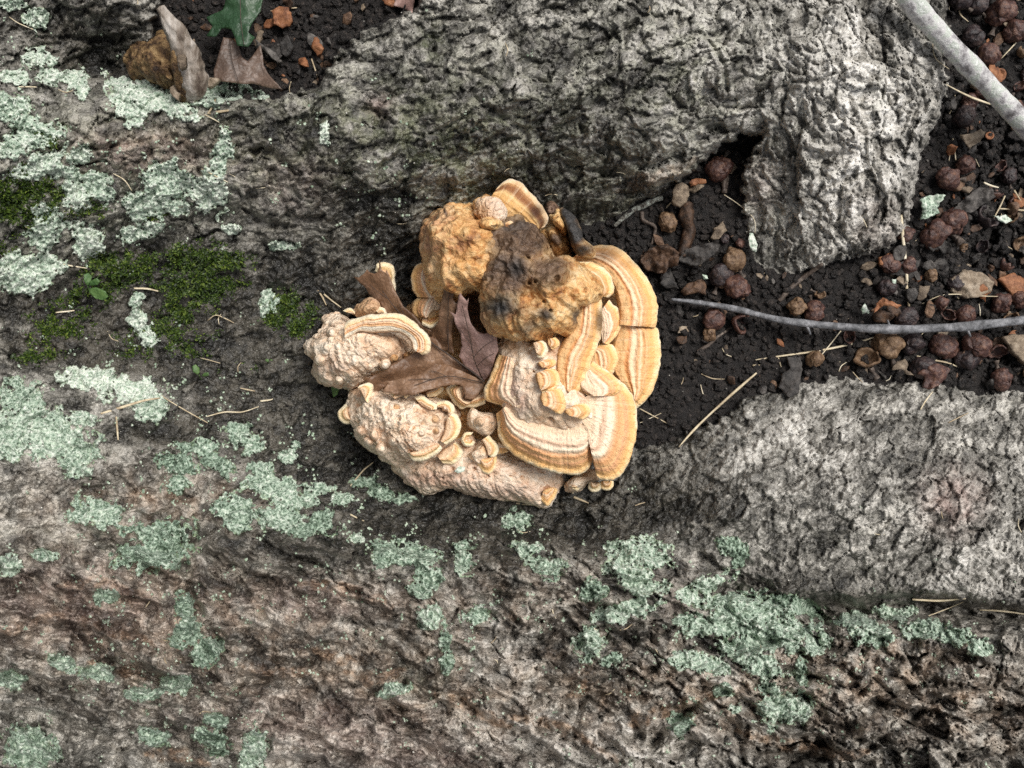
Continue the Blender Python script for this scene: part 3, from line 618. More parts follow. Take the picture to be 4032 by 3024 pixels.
def ell(lst, X, Y):
    o = np.zeros(X.shape, np.float32)
    for (cx, cy, rx, ry, a) in lst:
        o = np.maximum(o, a * np.exp(-(((X - cx) / rx) ** 2 + ((Y - cy) / ry) ** 2) ** 1.5))
    return o
SEED = [1000]
def cap(parent, inner, outer, zi, zo, th=.45, kind='orange', dome=.25, rip=.5, label=None, black=(), stain=(), name='cap', nv=34, wave=1.2, rows=9):
    SEED[0] += 7; sd_ = SEED[0]
    L = spline(outer, 8)[1]; nu = int(np.clip(L / 1.5, 24, 170))
    I, _ = spline(inner, nu); O, L = spline(outer, nu)
    tt = np.linspace(0, 1, nu); out = O - I; ln = np.linalg.norm(out, axis=1, keepdims=True); out = out / (ln + 1e-6)
    per = tt * L
    O = O + out * (wave * (perlin(per / 11, per * 0 + sd_, sd_) + .5 * perlin(per / 4.5, per * 0, sd_ + 1)))[:, None]
    th_ = th / 100; r = th_ / 2; rp = r / S
    O2 = O - out * rp
    v = np.concatenate([[-.12], np.linspace(0, 1, nv)]); V_, T_ = np.meshgrid(v, tt, indexing='ij')
    PX = I[None, :, 0] + (O2 - I)[None, :, 0] * V_; PY = I[None, :, 1] + (O2 - I)[None, :, 1] * V_
    zi_ = np.interp(tt, np.linspace(0, 1, np.size(zi)), np.atleast_1d(zi)) / 100; zo_ = np.interp(tt, np.linspace(0, 1, np.size(zo)), np.atleast_1d(zo)) / 100
    Zt = zi_[None] + (zo_ - zi_)[None] * np.clip(V_, 0, 1) + dome / 100 * np.sin(np.pi * np.clip(V_, 0, 1) ** 1.3)
    vv = V_ + .03 * perlin(T_ * L / 20, V_ * 2, sd_ + 3)
    rr = rip * .001 * (np.sin(vv * 2 * np.pi * rows * .62) * .5 + .7 * perlin(vv * rows, T_ * L / 60, sd_ + 4) + .35 * perlin(T_ * L / 3.5, V_ * 2.2, sd_ + 5)) * sstep(.1, .45, V_) * (1 - .5 * sstep(.88, 1, V_))
    Zt = Zt + rr + .0009 * rip * fbm(PX / 9, PY / 9, sd_ + 6, 3) + .0022 * perlin(T_ * L / 45, V_ * .8, sd_ + 7) * np.clip(V_, 0, 1)
    Zt = np.where(V_ < 0, Zt - .006, Zt)
    band = np.clip(V_, 0, 1) * (1 - .04)
    # rim and underside
    rows_p = [(PX[i], PY[i], Zt[i], band[i]) for i in range(len(v))]
    for k in range(1, 9):
        ph = math.pi * k / 8
        rows_p.append((O2[:, 0] + out[:, 0] * rp * math.sin(ph), O2[:, 1] + out[:, 1] * rp * math.sin(ph), Zt[-1] - r * (1 - math.cos(ph)), np.full(nu, .96 + .04 * min(1, k / 4) + (.1 * max(0, k - 5)))))
    for q in (.8, .5, .2, -.1):
        rows_p.append((I[:, 0] + (O2 - I)[:, 0] * q, I[:, 1] + (O2 - I)[:, 1] * q, Zt[-1] - th_ - (1 - q) * th_ * .9, np.full(nu, 1.6)))
    X = np.stack([p[0] for p in rows_p]); Y = np.stack([p[1] for p in rows_p]); ZZ_ = np.stack([p[2] for p in rows_p]); Bd = np.stack([p[3] for p in rows_p])
    wx_, wy_, wz_ = at(X, Y, ZZ_)
    P = np.stack([wx_, wy_, wz_], -1)
    cuv = np.stack([np.broadcast_to(tt * L / 10, X.shape), Bd * 4, np.full(X.shape, sd_ * .37)], -1)
    at_ = {'band': Bd.ravel(), 'cuv': cuv.reshape(-1, 3), 'stain': np.clip(ell(stain, X, Y), 0, 1).ravel(), 'black': np.clip(ell(black, X, Y), 0, 1).ravel()}
    F = grid_faces(X.shape[0], nu)
    n0 = normals(P)[nv // 2, nu // 2]
    if n0[2] < 0: pass
    else: F = F[:, ::-1]
    o = mesh_np(name, P.reshape(-1, 3), F, M_CAP[kind], parent, at_)
    if label: o['label'] = label
    return o
def mass(parent, outline, zt, zb, kind='pale', p=2.4, knob=1.0, ks=7.0, label=None, stain=(), black=(), tan=(), pinkish=(), c=None, name='body', nr=80, nth=220, tilt=(0, 0), wob=2.2, crease=0.0, cs=26, drop=1.5, lump=.8, pits=()):
    SEED[0] += 11; sd_ = SEED[0]
    O, L = spline(outline, nth, True)
    per = np.arange(nth) / nth * L
    c = np.array(c if c is not None else O.mean(0), float)
    dr = O - c; dl = np.linalg.norm(dr, axis=1, keepdims=True)
    kk = np.exp(-(np.minimum(np.arange(nth), nth - np.arange(nth)) / (nth * .07)) ** 2); kk /= kk.sum()
    Os = np.stack([np.real(np.fft.ifft(np.fft.fft(O[:, q]) * np.fft.fft(kk))) for q in (0, 1)], 1)
    O = O + dr / dl * (wob * fbm(O[:, 0] / 9, O[:, 1] / 9, sd_, 3))[:, None]
    r = np.sin(np.linspace(0, 1, nr) * np.pi / 2) ** .9
    rr = np.concatenate([r, [.995, .97, .92]])
    zz_ = np.concatenate([(1 - r ** p) ** (1 / 1.5), [-.22, -.6, -1.0 * drop]])
    mixw = (np.minimum(rr, 1) ** 5)[:, None]
    X = c[0] + ((O[:, 0] * mixw + Os[:, 0] * (1 - mixw)) - c[0]) * rr[:, None]; Y = c[1] + ((O[:, 1] * mixw + Os[:, 1] * (1 - mixw)) - c[1]) * rr[:, None]
    hh = (zt - zb) / 100
    Zg = zb / 100 + zz_[:, None] * hh * np.ones(nth)[None] + (tilt[0] * (X - c[0]) + tilt[1] * (Y - c[1])) * S * np.clip(1 - rr[:, None] ** 3, 0, 1)
    P = np.stack(at(X, Y, Zg), -1)
    N = normals(P, True)
    if N[nr // 2, 0, 2] < 0: N = -N; flip = False
    else: flip = True
    nx = X + Zg / S * .6; ny = Y + Zg / S * .5
    w1 = nx + 2.5 * perlin(nx / 8, ny / 8, sd_ + 1); w2 = ny + 2.5 * perlin(nx / 8 + 9, ny / 8, sd_ + 2)
    f1, f2, cr, tl = worley(w1 / ks, w2 / ks, sd_ + 3); h1 = np.sqrt(np.clip(1 - (f1 / .85) ** 2, 0, 1)) * (.4 + cr)
    f1b, f2b, crb, _ = worley(w1 / (ks * .48), w2 / (ks * .48), sd_ + 13); h2 = np.sqrt(np.clip(1 - (f1b / .85) ** 2, 0, 1)) * (.4 + crb)
    hb = fbm(nx / 26, ny / 26, sd_ + 5, 3)
    disp = knob * (.9 * h1 + .45 * h2 + 1.3 * hb) + lump * hb
    if crease:
        a1, a2, a3, _ = worley((w1 + 4 * hb) / cs, (w2 + 3 * hb) / cs, sd_ + 23); disp += crease * (2.4 * np.sqrt(np.clip(1 - (a1 / .95) ** 2, 0, 1)) * (.5 + a3))
    pit = ell([(a_, b_, r_, r_, 1) for a_, b_, r_ in pits], X, Y) if len(pits) else 0 * X
    disp = disp - 4.0 * pit
    P = P + N * (disp * .001)[..., None] * np.clip(1.06 - rr[:, None] ** 8 * .4, 0, 1)[..., None]
    at_ = {'knob': h1.ravel(), 'stain': np.clip(ell(stain, X, Y), 0, 1).ravel(), 'black': np.clip(ell(black, X, Y), 0, 1).ravel(), 'tan': np.clip(ell(tan, X, Y), 0, 1).ravel(), 'pinkish': np.clip(ell(pinkish, X, Y), 0, 1).ravel()}
    F = grid_faces(len(rr), nth, True)
    if flip: F = F[:, ::-1]
    o = mesh_np(name, P.reshape(-1, 3), F, M_MASS[kind], parent, at_)
    if label: o['label'] = label
    return o
def tube(name, pts, radii, mat, parent=None, ns=10, seed=0, lump=.12, flat=1.0, res=3):
    """pts: (px,py,z metres) -> tapered tube through places"""
    pts = np.array(pts, float); n = max(6, len(pts) * res)
    Pp, _ = spline(pts, n); rad = np.interp(np.linspace(0, 1, n), np.linspace(0, 1, len(np.atleast_1d(radii))), np.atleast_1d(radii)) * S
    C = np.stack(at(Pp[:, 0], Pp[:, 1], Pp[:, 2]), -1)
    tg = np.gradient(C, axis=0); tg /= np.linalg.norm(tg, axis=1, keepdims=True) + 1e-12
    up = np.array([0, 0, 1.0]); sd_ = np.cross(tg, up); sd_ /= np.linalg.norm(sd_, axis=1, keepdims=True) + 1e-9
    uu = np.cross(sd_, tg)
    a = np.linspace(0, 2 * np.pi, ns + 1)[:-1]
    ii = np.arange(n)[:, None] + 0 * a[None]; ca, sa = np.cos(a)[None] * 2.2 + 0 * ii, np.sin(a)[None] * 2.2 + 0 * ii
    rn = 1 + lump * (.6 * perlin(ii * .13 + ca + seed, sa + ii * .05, seed) + .22 * perlin(ii * .33, ca * .3 + seed, seed + 1) + .45 * perlin(ca * 2 + 5 + ii * .04, sa * 2 + ii * .06, seed + 2))
    V = C[:, None] + rad[:, None, None] * rn[..., None] * (np.cos(a)[None, :, None] * sd_[:, None] + flat * np.sin(a)[None, :, None] * uu[:, None])
    V = np.concatenate([V.reshape(-1, 3), C[:1] - tg[:1] * rad[0] * .3, C[-1:] + tg[-1:] * rad[-1] * .3])
    F = [list(f) for f in grid_faces(n, ns, True)[:, ::-1]]
    k0, k1 = n * ns, n * ns + 1
    F += [[k0, j, (j + 1) % ns] for j in range(ns)] + [[k1, (n - 1) * ns + (j + 1) % ns, (n - 1) * ns + j] for j in range(ns)]
    me = bpy.data.meshes.new(name); me.from_pydata(V.tolist(), [], F)
    me.polygons.foreach_set('use_smooth', [True] * len(F)); me.materials.append(mat); me.update()
    return link(bpy.data.objects.new(name, me), parent)
def inside(poly, x, y): return polysd(poly, x, y) < 0
def sheet(name, outline, mat, parent=None, th=.0004, sp=3.0, seed=0, curl=.0012, extra=(), jag=0.0):
    """thin leaf-like sheet from an outline with heights (cm)"""
    ol = np.array(outline, float)
    pts = []
    for i in range(len(ol)):
        a, b = ol[i], ol[(i + 1) % len(ol)]; k = max(1, int(np.linalg.norm((b - a)[:2]) / (sp * 1.3)))
        for j in range(k): pts.append(a + (b - a) * j / k)
    pts = np.array(pts); ne = len(pts)
    if jag: pts[:, :2] += jag * np.stack([perlin(pts[:, 0] / 3.1 + seed, pts[:, 1] / 3.1, 2200), perlin(pts[:, 0] / 3.1, pts[:, 1] / 3.1 + seed, 2201)], 1)
    ctrl0 = ol; ol = pts if jag else ol
    x0, y0 = ol[:, 0].min(), ol[:, 1].min(); x1, y1 = ol[:, 0].max(), ol[:, 1].max()
    X, Y = np.meshgrid(np.arange(x0, x1, sp), np.arange(y0, y1, sp)); X = X + rng.uniform(-.3, .3, X.shape) * sp; Y = Y + rng.uniform(-.3, .3, Y.shape) * sp
    m = polysd(ol[:, :2], X, Y) < -sp * .5; gx_, gy_ = X[m], Y[m]
    allx = np.concatenate([pts[:, 0], gx_]); ally = np.concatenate([pts[:, 1], gy_])
    ctrl = np.concatenate([ctrl0, np.array(extra, float).reshape(-1, 3)]) if len(extra) else ctrl0
    d2 = (allx[:, None] - ctrl[:, 0]) ** 2 + (ally[:, None] - ctrl[:, 1]) ** 2 + 20
    wv = d2 ** -1.6; z = (wv * ctrl[:, 2]).sum(1) / wv.sum(1) / 100
    z = z + curl * perlin(allx / 14, ally / 14, 2000 + seed) + curl * .35 * perlin(allx / 5, ally / 5, 2100 + seed)
    co = [Vector((float(a), float(b))) for a, b in zip(allx, ally)]
    r = delaunay_2d_cdt(co, [(i, (i + 1) % ne) for i in range(ne)], [], 0, 1e-5)
    if len(r[0]) != len(co):
        vx = np.array([v[0] for v in r[0]]); vy = np.array([v[1] for v in r[0]])
        nn = ((vx[:, None] - allx) ** 2 + (vy[:, None] - ally) ** 2).argmin(1); allx, ally, z = vx, vy, z[nn]
    tri = np.array([f for f in r[2] if len(f) == 3])
    cxm = allx[tri].mean(1); cym = ally[tri].mean(1); tri = tri[polysd(ol[:, :2], cxm, cym) < .02]
    P = np.stack(at(allx, ally, z), -1); n = len(P)
    Pb = P.copy(); Pb[:, 2] -= th
    cnt = {}
    for t_ in tri:
        for a, b in ((t_[0], t_[1]), (t_[1], t_[2]), (t_[2], t_[0])): cnt[(a, b)] = 1
    bd = [(a, b) for (a, b) in cnt if (b, a) not in cnt]
    # in picture plan y is down: flip so that the top faces up
    F = [[int(t_[0]), int(t_[2]), int(t_[1])] for t_ in tri] + [[int(t_[0] + n), int(t_[1] + n), int(t_[2] + n)] for t_ in tri] + [[int(a), int(b), int(b + n), int(a + n)] for a, b in bd]
    me = bpy.data.meshes.new(name); me.from_pydata(np.concatenate([P, Pb]).tolist(), [], F); me.update()
    me.polygons.foreach_set('use_smooth', [True] * len(me.polygons)); me.materials.append(mat)
    return link(bpy.data.objects.new(name, me), parent)

# ------------------------------------------------------------------ the bracket fungus
fungus = empty('bracket_fungus', at(505, 370, 0)); tag(fungus, 'large orange and cream bracket fungus rosette with banded caps and dark stained top', 'fungus')
fu = fungus
# right-hand banded shelves
cap(fu, qF([(1300, 440), (1400, 470), (1480, 520), (1525, 610), (1535, 690), (1530, 745)]), qF([(1370, 385), (1450, 372), (1530, 390), (1600, 455), (1665, 540), (1702, 630), (1708, 700), (1696, 758)]), 2.9, [3.0, 2.7, 2.5, 2.5], .5, 'orange', .35, .7, black=qF([]) and [], stain=[(602, 252, 22, 12, .8), (640, 262, 26, 7, .4)], label='upper banded orange shelf at the outer edge')
cap(fu, qF([(1520, 725), (1525, 770), (1505, 850), (1495, 920), (1520, 985), (1570, 1060), (1600, 1110)]), qF([(1640, 735), (1700, 760), (1718, 820), (1722, 890), (1712, 965), (1688, 1045), (1650, 1100), (1608, 1138)]), 2.5, 2.2, .55, 'orange', .35, .7, label='lower banded orange shelf at the outer edge')
cap(fu, qF([(1435, 690), (1440, 760), (1450, 830)]), qF([(1480, 628), (1525, 675), (1540, 740), (1512, 800), (1476, 838)]), 3.1, 2.9, .4, 'pale', .2, .4)
cap(fu, qF([(1285, 480), (1350, 520), (1410, 560), (1435, 610)]), qF([(1320, 448), (1400, 455), (1462, 485), (1497, 540), (1503, 590), (1480, 618)]), 4.2, 3.6, .5, 'orange', .3, .4)
cap(fu, qF([(1400, 870), (1395, 930), (1410, 985)]), qF([(1440, 835), (1495, 838), (1520, 890), (1512, 945), (1492, 985)]), 3.0, 2.9, .4, 'orange', .2, .4)
# large lower shelf, two lobes
cap(fu, qC([(960, 1010), (950, 995), (935, 975), (915, 955), (900, 930), (890, 900), (885, 870), (885, 840), (890, 810), (910, 780), (950, 750)]), qC([(1062, 1270), (1028, 1350), (1050, 1418), (1130, 1438), (1225, 1400), (1300, 1285), (1345, 1130), (1368, 990), (1362, 860), (1332, 750), (1285, 675), (1225, 612)]), 4.5, [3.2, 3.1, 3.2, 3.3], .5, 'pale', .5, .55, nv=60, rows=11, label='right lobe of the wide banded shelf')
cap(fu, qC([(290, 830), (360, 870), (440, 905), (520, 925), (600, 940), (680, 950), (760, 955), (830, 960), (880, 970), (920, 985), (955, 1005)]), qC([(215, 890), (228, 1000), (240, 1100), (330, 1200), (450, 1280), (600, 1345), (760, 1382), (860, 1390), (945, 1362), (1000, 1290), (1012, 1205)]), 4.5, [3.6, 3.7, 3.8, 3.6, 3.3], .55, 'pale', .5, .55, nv=60, rows=11, label='left lobe of the wide banded shelf')
cap(fu, qC([(380, 440), (375, 560), (395, 680), (430, 790), (400, 840)]), qC([(228, 405), (190, 520), (148, 620), (112, 695), (128, 770), (200, 808), (300, 830)]), 5.0, [4.6, 4.3, 4.0, 4.0], .5, 'pale', .3, .9, nv=40, rows=9, label='pale fluted flank of the wide shelf')
mass(fu, qF([(960, 830), (1060, 785), (1200, 785), (1290, 810), (1275, 900), (1285, 1040), (1370, 1080), (1420, 1140), (1390, 1215), (1290, 1240), (1180, 1235), (1070, 1205), (1000, 1150), (980, 1080), (985, 1000), (975, 900)]), 5.4, 3.9, 'pale', 2.6, .75, 7, pinkish=[(511, 388, 9, 22, 1), (522, 402, 8, 12, .8)], tan=[(510, 345, 10, 8, .7), (548, 345, 22, 8, .45), (556, 415, 26, 10, .4)], pits=[(p[0], p[1], r) for p, r in zip(qC([(660, 930), (435, 940), (940, 940), (705, 1045), (690, 242), (910, 20), (520, 545), (350, 500)]), (2.6, 1.6, 1.7, 1.5, 2.0, 1.5, 1, 1))], label='pale pitted face of the wide shelf', name='body')
cap(fu, qC([(930, 570), (905, 650), (950, 700), (1010, 745)]), qC([(1005, 460), (1095, 522), (1185, 582), (1238, 645), (1232, 705), (1165, 745)]), 4.7, 4.3, .4, 'pale', .15, .5)
# tall shelf under the dark top
cap(fu, qF([(1270, 450), (1325, 560), (1325, 680), (1310, 770), (1275, 830), (1245, 890), (1240, 960), (1262, 1030), (1290, 1060)]), qF([(1400, 500), (1442, 560), (1446, 640), (1449, 720), (1441, 800), (1412, 880), (1386, 960), (1350, 1042), (1308, 1078)]), [5.4, 5.4, 5.2], [4.9, 4.9, 4.8, 4.7], .5, 'orange', .4, .7, stain=[(600, 321, 5, 14, .9)], label='tall banded golden shelf under the dark top')
# small overlapping tongues on the face
for inner, outer, z in (([(545, 560), (555, 620), (575, 690)], [(640, 520), (700, 530), (737, 590), (730, 652), (690, 688), (600, 728)], 5.9), ([(590, 720), (585, 770), (600, 820)], [(680, 685), (745, 692), (778, 760), (784, 830), (755, 886), (715, 890), (670, 850)], 5.9), ([(785, 855), (785, 880), (810, 905)], [(860, 818), (940, 803), (978, 840), (982, 890), (930, 938), (860, 920)], 5.6), ([(520, 310), (530, 350), (540, 380)], [(590, 290), (635, 320), (640, 380), (600, 438), (550, 430)], 6.1), ([(640, 280), (640, 320), (650, 340)], [(700, 265), (735, 300), (725, 340), (680, 370)], 5.9), ([(560, 470), (570, 490), (590, 510)], [(640, 440), (700, 450), (700, 490), (640, 520)], 5.9)):
    cap(fu, qC(inner), qC(outer), z, z - .25, .35, 'cream' if z > 5.95 else 'orange', .15, .3, nv=18, wave=.7, rows=5)
# dark stained crown
mass(fu, qF([(885, 400), (905, 330), (975, 270), (1045, 262), (1115, 300), (1170, 360), (1215, 430), (1290, 455), (1370, 495), (1432, 555), (1438, 610), (1350, 670), (1335, 740), (1308, 775), (1240, 765), (1160, 800), (1060, 805), (990, 790), (932, 760), (905, 690), (893, 600), (905, 520), (885, 460)]), 7.0, 4.9, 'brown', 5.0, .75, 6.5,
     black=[(502, 307, 19, 13, 1), (515, 230, 16, 9, .55), (545, 312, 7, 5, .9), (529, 323, 11, 6, .75), (575, 316, 5, 9, .9), (516, 268, 9, 11, .8), (500, 262, 8, 9, .4)], stain=[(520, 240, 36, 24, 1.25), (510, 272, 27, 27, 1.25), (545, 272, 28, 22, 1.0), (560, 300, 22, 14, .35), (532, 310, 26, 14, .5), (566, 270, 22, 10, .4)], crease=.7, cs=13, lump=3.4, pits=[(p[0], p[1], r) for p, r in zip(qB([(1330, 910), (1340, 1200), (1400, 1190), (1620, 1180), (1500, 940), (1500, 1400), (1560, 1490), (1920, 1280), (1910, 1470)]), (2.0, 2.2, 2.0, 2.2, 1.2, 1.8, 1.4, 1.4, 1.8))], label='dark brown and charcoal stained crown', c=(530, 285))
cap(fu, qB([(1000, 640), (1100, 680), (1250, 760), (1360, 820)]), qB([(1040, 545), (1140, 522), (1240, 568), (1330, 650), (1410, 730)]), 6.3, 5.7, .4, 'brown', .1, .3, black=[(511, 236, 22, 9, .9)], nv=16)
# brown upper left dome
mass(fu, qB([(330, 430), (430, 395), (560, 385), (740, 370), (800, 440), (920, 500), (1060, 560), (1180, 700), (1160, 900), (1050, 1080), (930, 1190), (865, 1322), (740, 1285), (600, 1320), (480, 1340), (380, 1320), (300, 1220), (250, 1120), (215, 980), (205, 880), (182, 780), (190, 660), (240, 530)]), 6.7, 3.0, 'brown', 4.6, .6, 6.5, tan=[(462, 262, 10, 14, 1), (470, 228, 22, 9, .6), (490, 240, 12, 9, .6)], pinkish=[(440, 222, 20, 12, .5), (428, 238, 8, 20, .5)], stain=[(500, 247, 16, 14, .8), (483, 228, 10, 5, .5), (447, 218, 2, 2, 1), (512, 240, 12, 16, 1)], crease=.6, cs=18, lump=2.6, label='bulging tan and amber upper dome', c=(458, 255))
cap(fu, qB([(915, 270), (945, 310), (960, 350), (1000, 430), (1060, 480), (1120, 500), (1200, 540), (1280, 590), (1360, 630), (1420, 630)]), qB([(1000, 150), (1058, 95), (1140, 66), (1232, 100), (1332, 190), (1432, 300), (1512, 410), (1540, 510), (1522, 580), (1475, 602)]), [4.8, 4.8, 5.0], [4.4, 4.2, 4.0], .45, 'brown', .35, .5, stain=[(536, 212, 8, 8, 1), (541, 221, 6, 6, .8)], label='uppermost shelf with a dark brown blotch and white rim')
mass(fu, qB([(745, 400), (780, 320), (860, 295), (935, 303), (1005, 345), (1050, 425), (1000, 490), (880, 510), (780, 490)]), 5.8, 5.1, 'pale', 5, 1.1, 3.4, nr=40, nth=110, tan=[(480, 212, 12, 9, .8)], pinkish=[(492, 210, 8, 8, .5)], name='lobe', wob=1.2)
mass(fu, qB([(745, 330), (800, 280), (855, 248), (905, 290), (890, 360), (820, 420), (760, 400)]), 5.4, 4.4, 'brown', 2, .5, 5, nr=24, nth=60, name='lobe')
mass(fu, qB([(780, 600), (800, 530), (860, 505), (940, 510), (1030, 535), (1040, 590), (940, 620)]), 7.0, 5.6, 'brown', 2.4, .5, 5, nr=30, nth=80, name='lobe', wob=.8)
# lobes in the gap, black finger, purple ball
mass(fu, qB([(1380, 640), (1500, 590), (1560, 470), (1640, 450), (1750, 600), (1780, 760), (1770, 950), (1640, 980), (1540, 900), (1440, 760)]), 3.4, 1.6, 'brown', 2.2, .7, 6, nr=40, nth=120, stain=[(556, 238, 9, 5, .8)], name='lobe')
mass(fu, qB([(1530, 620), (1600, 580), (1670, 640), (1700, 740), (1690, 830), (1610, 800), (1540, 730)]), 4.1, 3.0, 'brown', 2.4, .25, 8, nr=30, nth=80, stain=[(556, 239, 7, 8, 1.2)], name='lobe', wob=.6)
mass(fu, qB([(1560, 480), (1610, 450), (1650, 400), (1690, 470), (1740, 600), (1730, 680), (1640, 600)]), 4.3, 3.0, 'brown', 2.2, .4, 6, nr=24, nth=60, name='lobe', wob=.8)
mass(fu, qB([(1655, 400), (1700, 372), (1770, 420), (1850, 520), (1905, 640), (1900, 720), (2000, 790), (2060, 860), (2040, 930), (1930, 930), (1840, 880), (1800, 800), (1770, 680), (1720, 560), (1670, 480)]), 4.6, 3.0, 'brown', 2.2, .3, 8, nr=40, nth=130, black=[(568, 216, 14, 18, 1.1), (575, 235, 14, 14, 1.1), (582, 250, 14, 8, 1.0), (572, 226, 14, 14, 1)], name='lobe', label='black finger-like lobe', wob=.8, c=(576, 238))
mass(fu, qB([(1520, 400), (1560, 345), (1620, 370), (1640, 430), (1590, 465), (1535, 450)]), 2.6, 1.8, 'brown', 2, .8, 4, nr=20, nth=50, pinkish=[(551, 210, 20, 20, 1)], stain=[(551, 210, 15, 15, .9)], name='lobe', label='small dark purple ball')
# caps on the left of the dome
cap(fu, qD([(1400, 120), (1405, 220), (1430, 300), (1490, 370), (1560, 440), (1560, 480)]), qD([(1385, 92), (1290, 108), (1232, 170), (1210, 270), (1230, 380), (1278, 470)]), 3.6, 3.2, .45, 'pale', .35, .7, label='cream and orange zoned shelf left of the dome')
cap(fu, qD([(1560, 480), (1550, 540), (1510, 600), (1450, 650), (1390, 690)]), qD([(1290, 468), (1240, 530), (1225, 600), (1250, 672), (1310, 712)]), 3.3, 3.0, .45, 'pale', .3, .6)
cap(fu, qD([(1340, 690), (1370, 660), (1430, 650), (1480, 640)]), qD([(1330, 775), (1420, 812), (1502, 792), (1562, 722), (1555, 672)]), 3.2, 3.4, .4, 'cream', -.2, .4, stain=[(426, 315, 6, 5, .9)], nv=20)
mass(fu, qD([(1330, 690), (1400, 600), (1500, 590), (1560, 640), (1530, 700), (1440, 740), (1360, 760)]), 3.5, 2.4, 'brown', 2, .6, 5, nr=24, nth=60, stain=[(428, 313, 8, 6, .8)], name='lobe')
cap(fu, qD([(870, 210), (910, 300), (990, 380)]), qD([(815, 185), (845, 105), (930, 84), (1010, 120), (1042, 200), (1034, 280), (1052, 345), (1040, 410)]), 2.6, 2.5, .45, 'cream', .35, .3, label='pale cap behind the curled leaf tip')
# left cluster
lc_body = mass(fu, qD([(290, 700), (420, 680), (560, 720), (760, 760), (1000, 810), (1190, 880), (1260, 1040), (1160, 1150), (1010, 1215), (940, 1285), (830, 1315), (740, 1350), (640, 1440), (560, 1500), (490, 1430), (400, 1430), (250, 1400), (165, 1310), (150, 1220), (185, 1160), (100, 1105), (70, 1020), (100, 940), (220, 890), (270, 760)]), 4.0, 1.3, 'pale', 2.5, 1.15, 4.2, tan=[(385, 345, 26, 8, .35), (392, 353, 24, 7, .3), (340, 336, 14, 9, .3)], pinkish=[(330, 365, 22, 12, .35)], label='lumpy pale left cluster', c=(355, 347))
cap(fu, qD([(490, 925), (560, 890), (650, 840), (780, 850), (900, 840), (1000, 840), (1100, 850), (1180, 900), (1225, 960), (1240, 1030), (1260, 1055)]), qD([(488, 765), (560, 715), (720, 668), (850, 655), (1000, 640), (1130, 663), (1250, 740), (1350, 830), (1422, 930), (1434, 1020), (1400, 1086), (1342, 1102)]), [4.1, 4.2, 4.2], [4.3, 4.6, 4.5, 4.2], .5, 'peach', .1, .35, label='curved cream and peach shelf on the left cluster')
for (x, y, r, k) in ((520, 965, 38, 'b'), (575, 1050, 46, 'b'), (735, 1050, 42, 'b'), (845, 945, 46, 't'), (950, 1035, 55, 'b'), (1030, 1125, 46, 'b'), (1165, 1105, 42, 'b'), (828, 1085, 50, 'c'), (930, 1200, 62, 'c'), (450, 1165, 75, 'c'), (760, 1225, 55, 'c'), (620, 1190, 60, 'c'), (350, 860, 55, 'c'), (560, 1290, 60, 'c'), (300, 1010, 70, 'c'), (230, 1150, 60, 'c'), (420, 1370, 60, 'c'), (700, 930, 40, 'c')):
    (cx, cy), = qD([(x, y)]); rr_ = r * .092; z_ = 3.55 - ((cx - 355) / 62) ** 2 * 1.0 - ((cy - 347) / 36) ** 2 * .8
    mass(lc_body, [(cx + rr_ * math.cos(a_) * random.uniform(.9, 1.12), cy + rr_ * math.sin(a_) * random.uniform(.9, 1.12)) for a_ in [i * math.pi / 4 for i in range(8)]], z_ + .45, z_ - .1, 'pale', 2, .12, 4, nr=14, nth=30, tan=[(cx, cy, 9, 9, 1.0 if k == 'b' else .5)] if k != 'c' else [], wob=.2, name='nodule', drop=1)
mass(fu, qD([(600, 600), (680, 520), (790, 475), (880, 510), (905, 590), (860, 650), (720, 670), (630, 660)]), 3.4, 2.2, 'pale', 2, .5, 5, nr=30, nth=80, tan=[(366, 307, 20, 12, .75)], name='lobe')
cap(fu, qD([(560, 650), (590, 655), (600, 650)]), qD([(470, 620), (510, 592), (560, 590), (605, 625)]), 3.2, 3.1, .3, 'cream', .1, .2, nv=14)
cap(fu, qD([(860, 650), (880, 645), (920, 650)]), qD([(825, 610), (870, 570), (920, 590), (945, 640)]), 3.2, 3.1, .3, 'cream', .1, .2, nv=14)
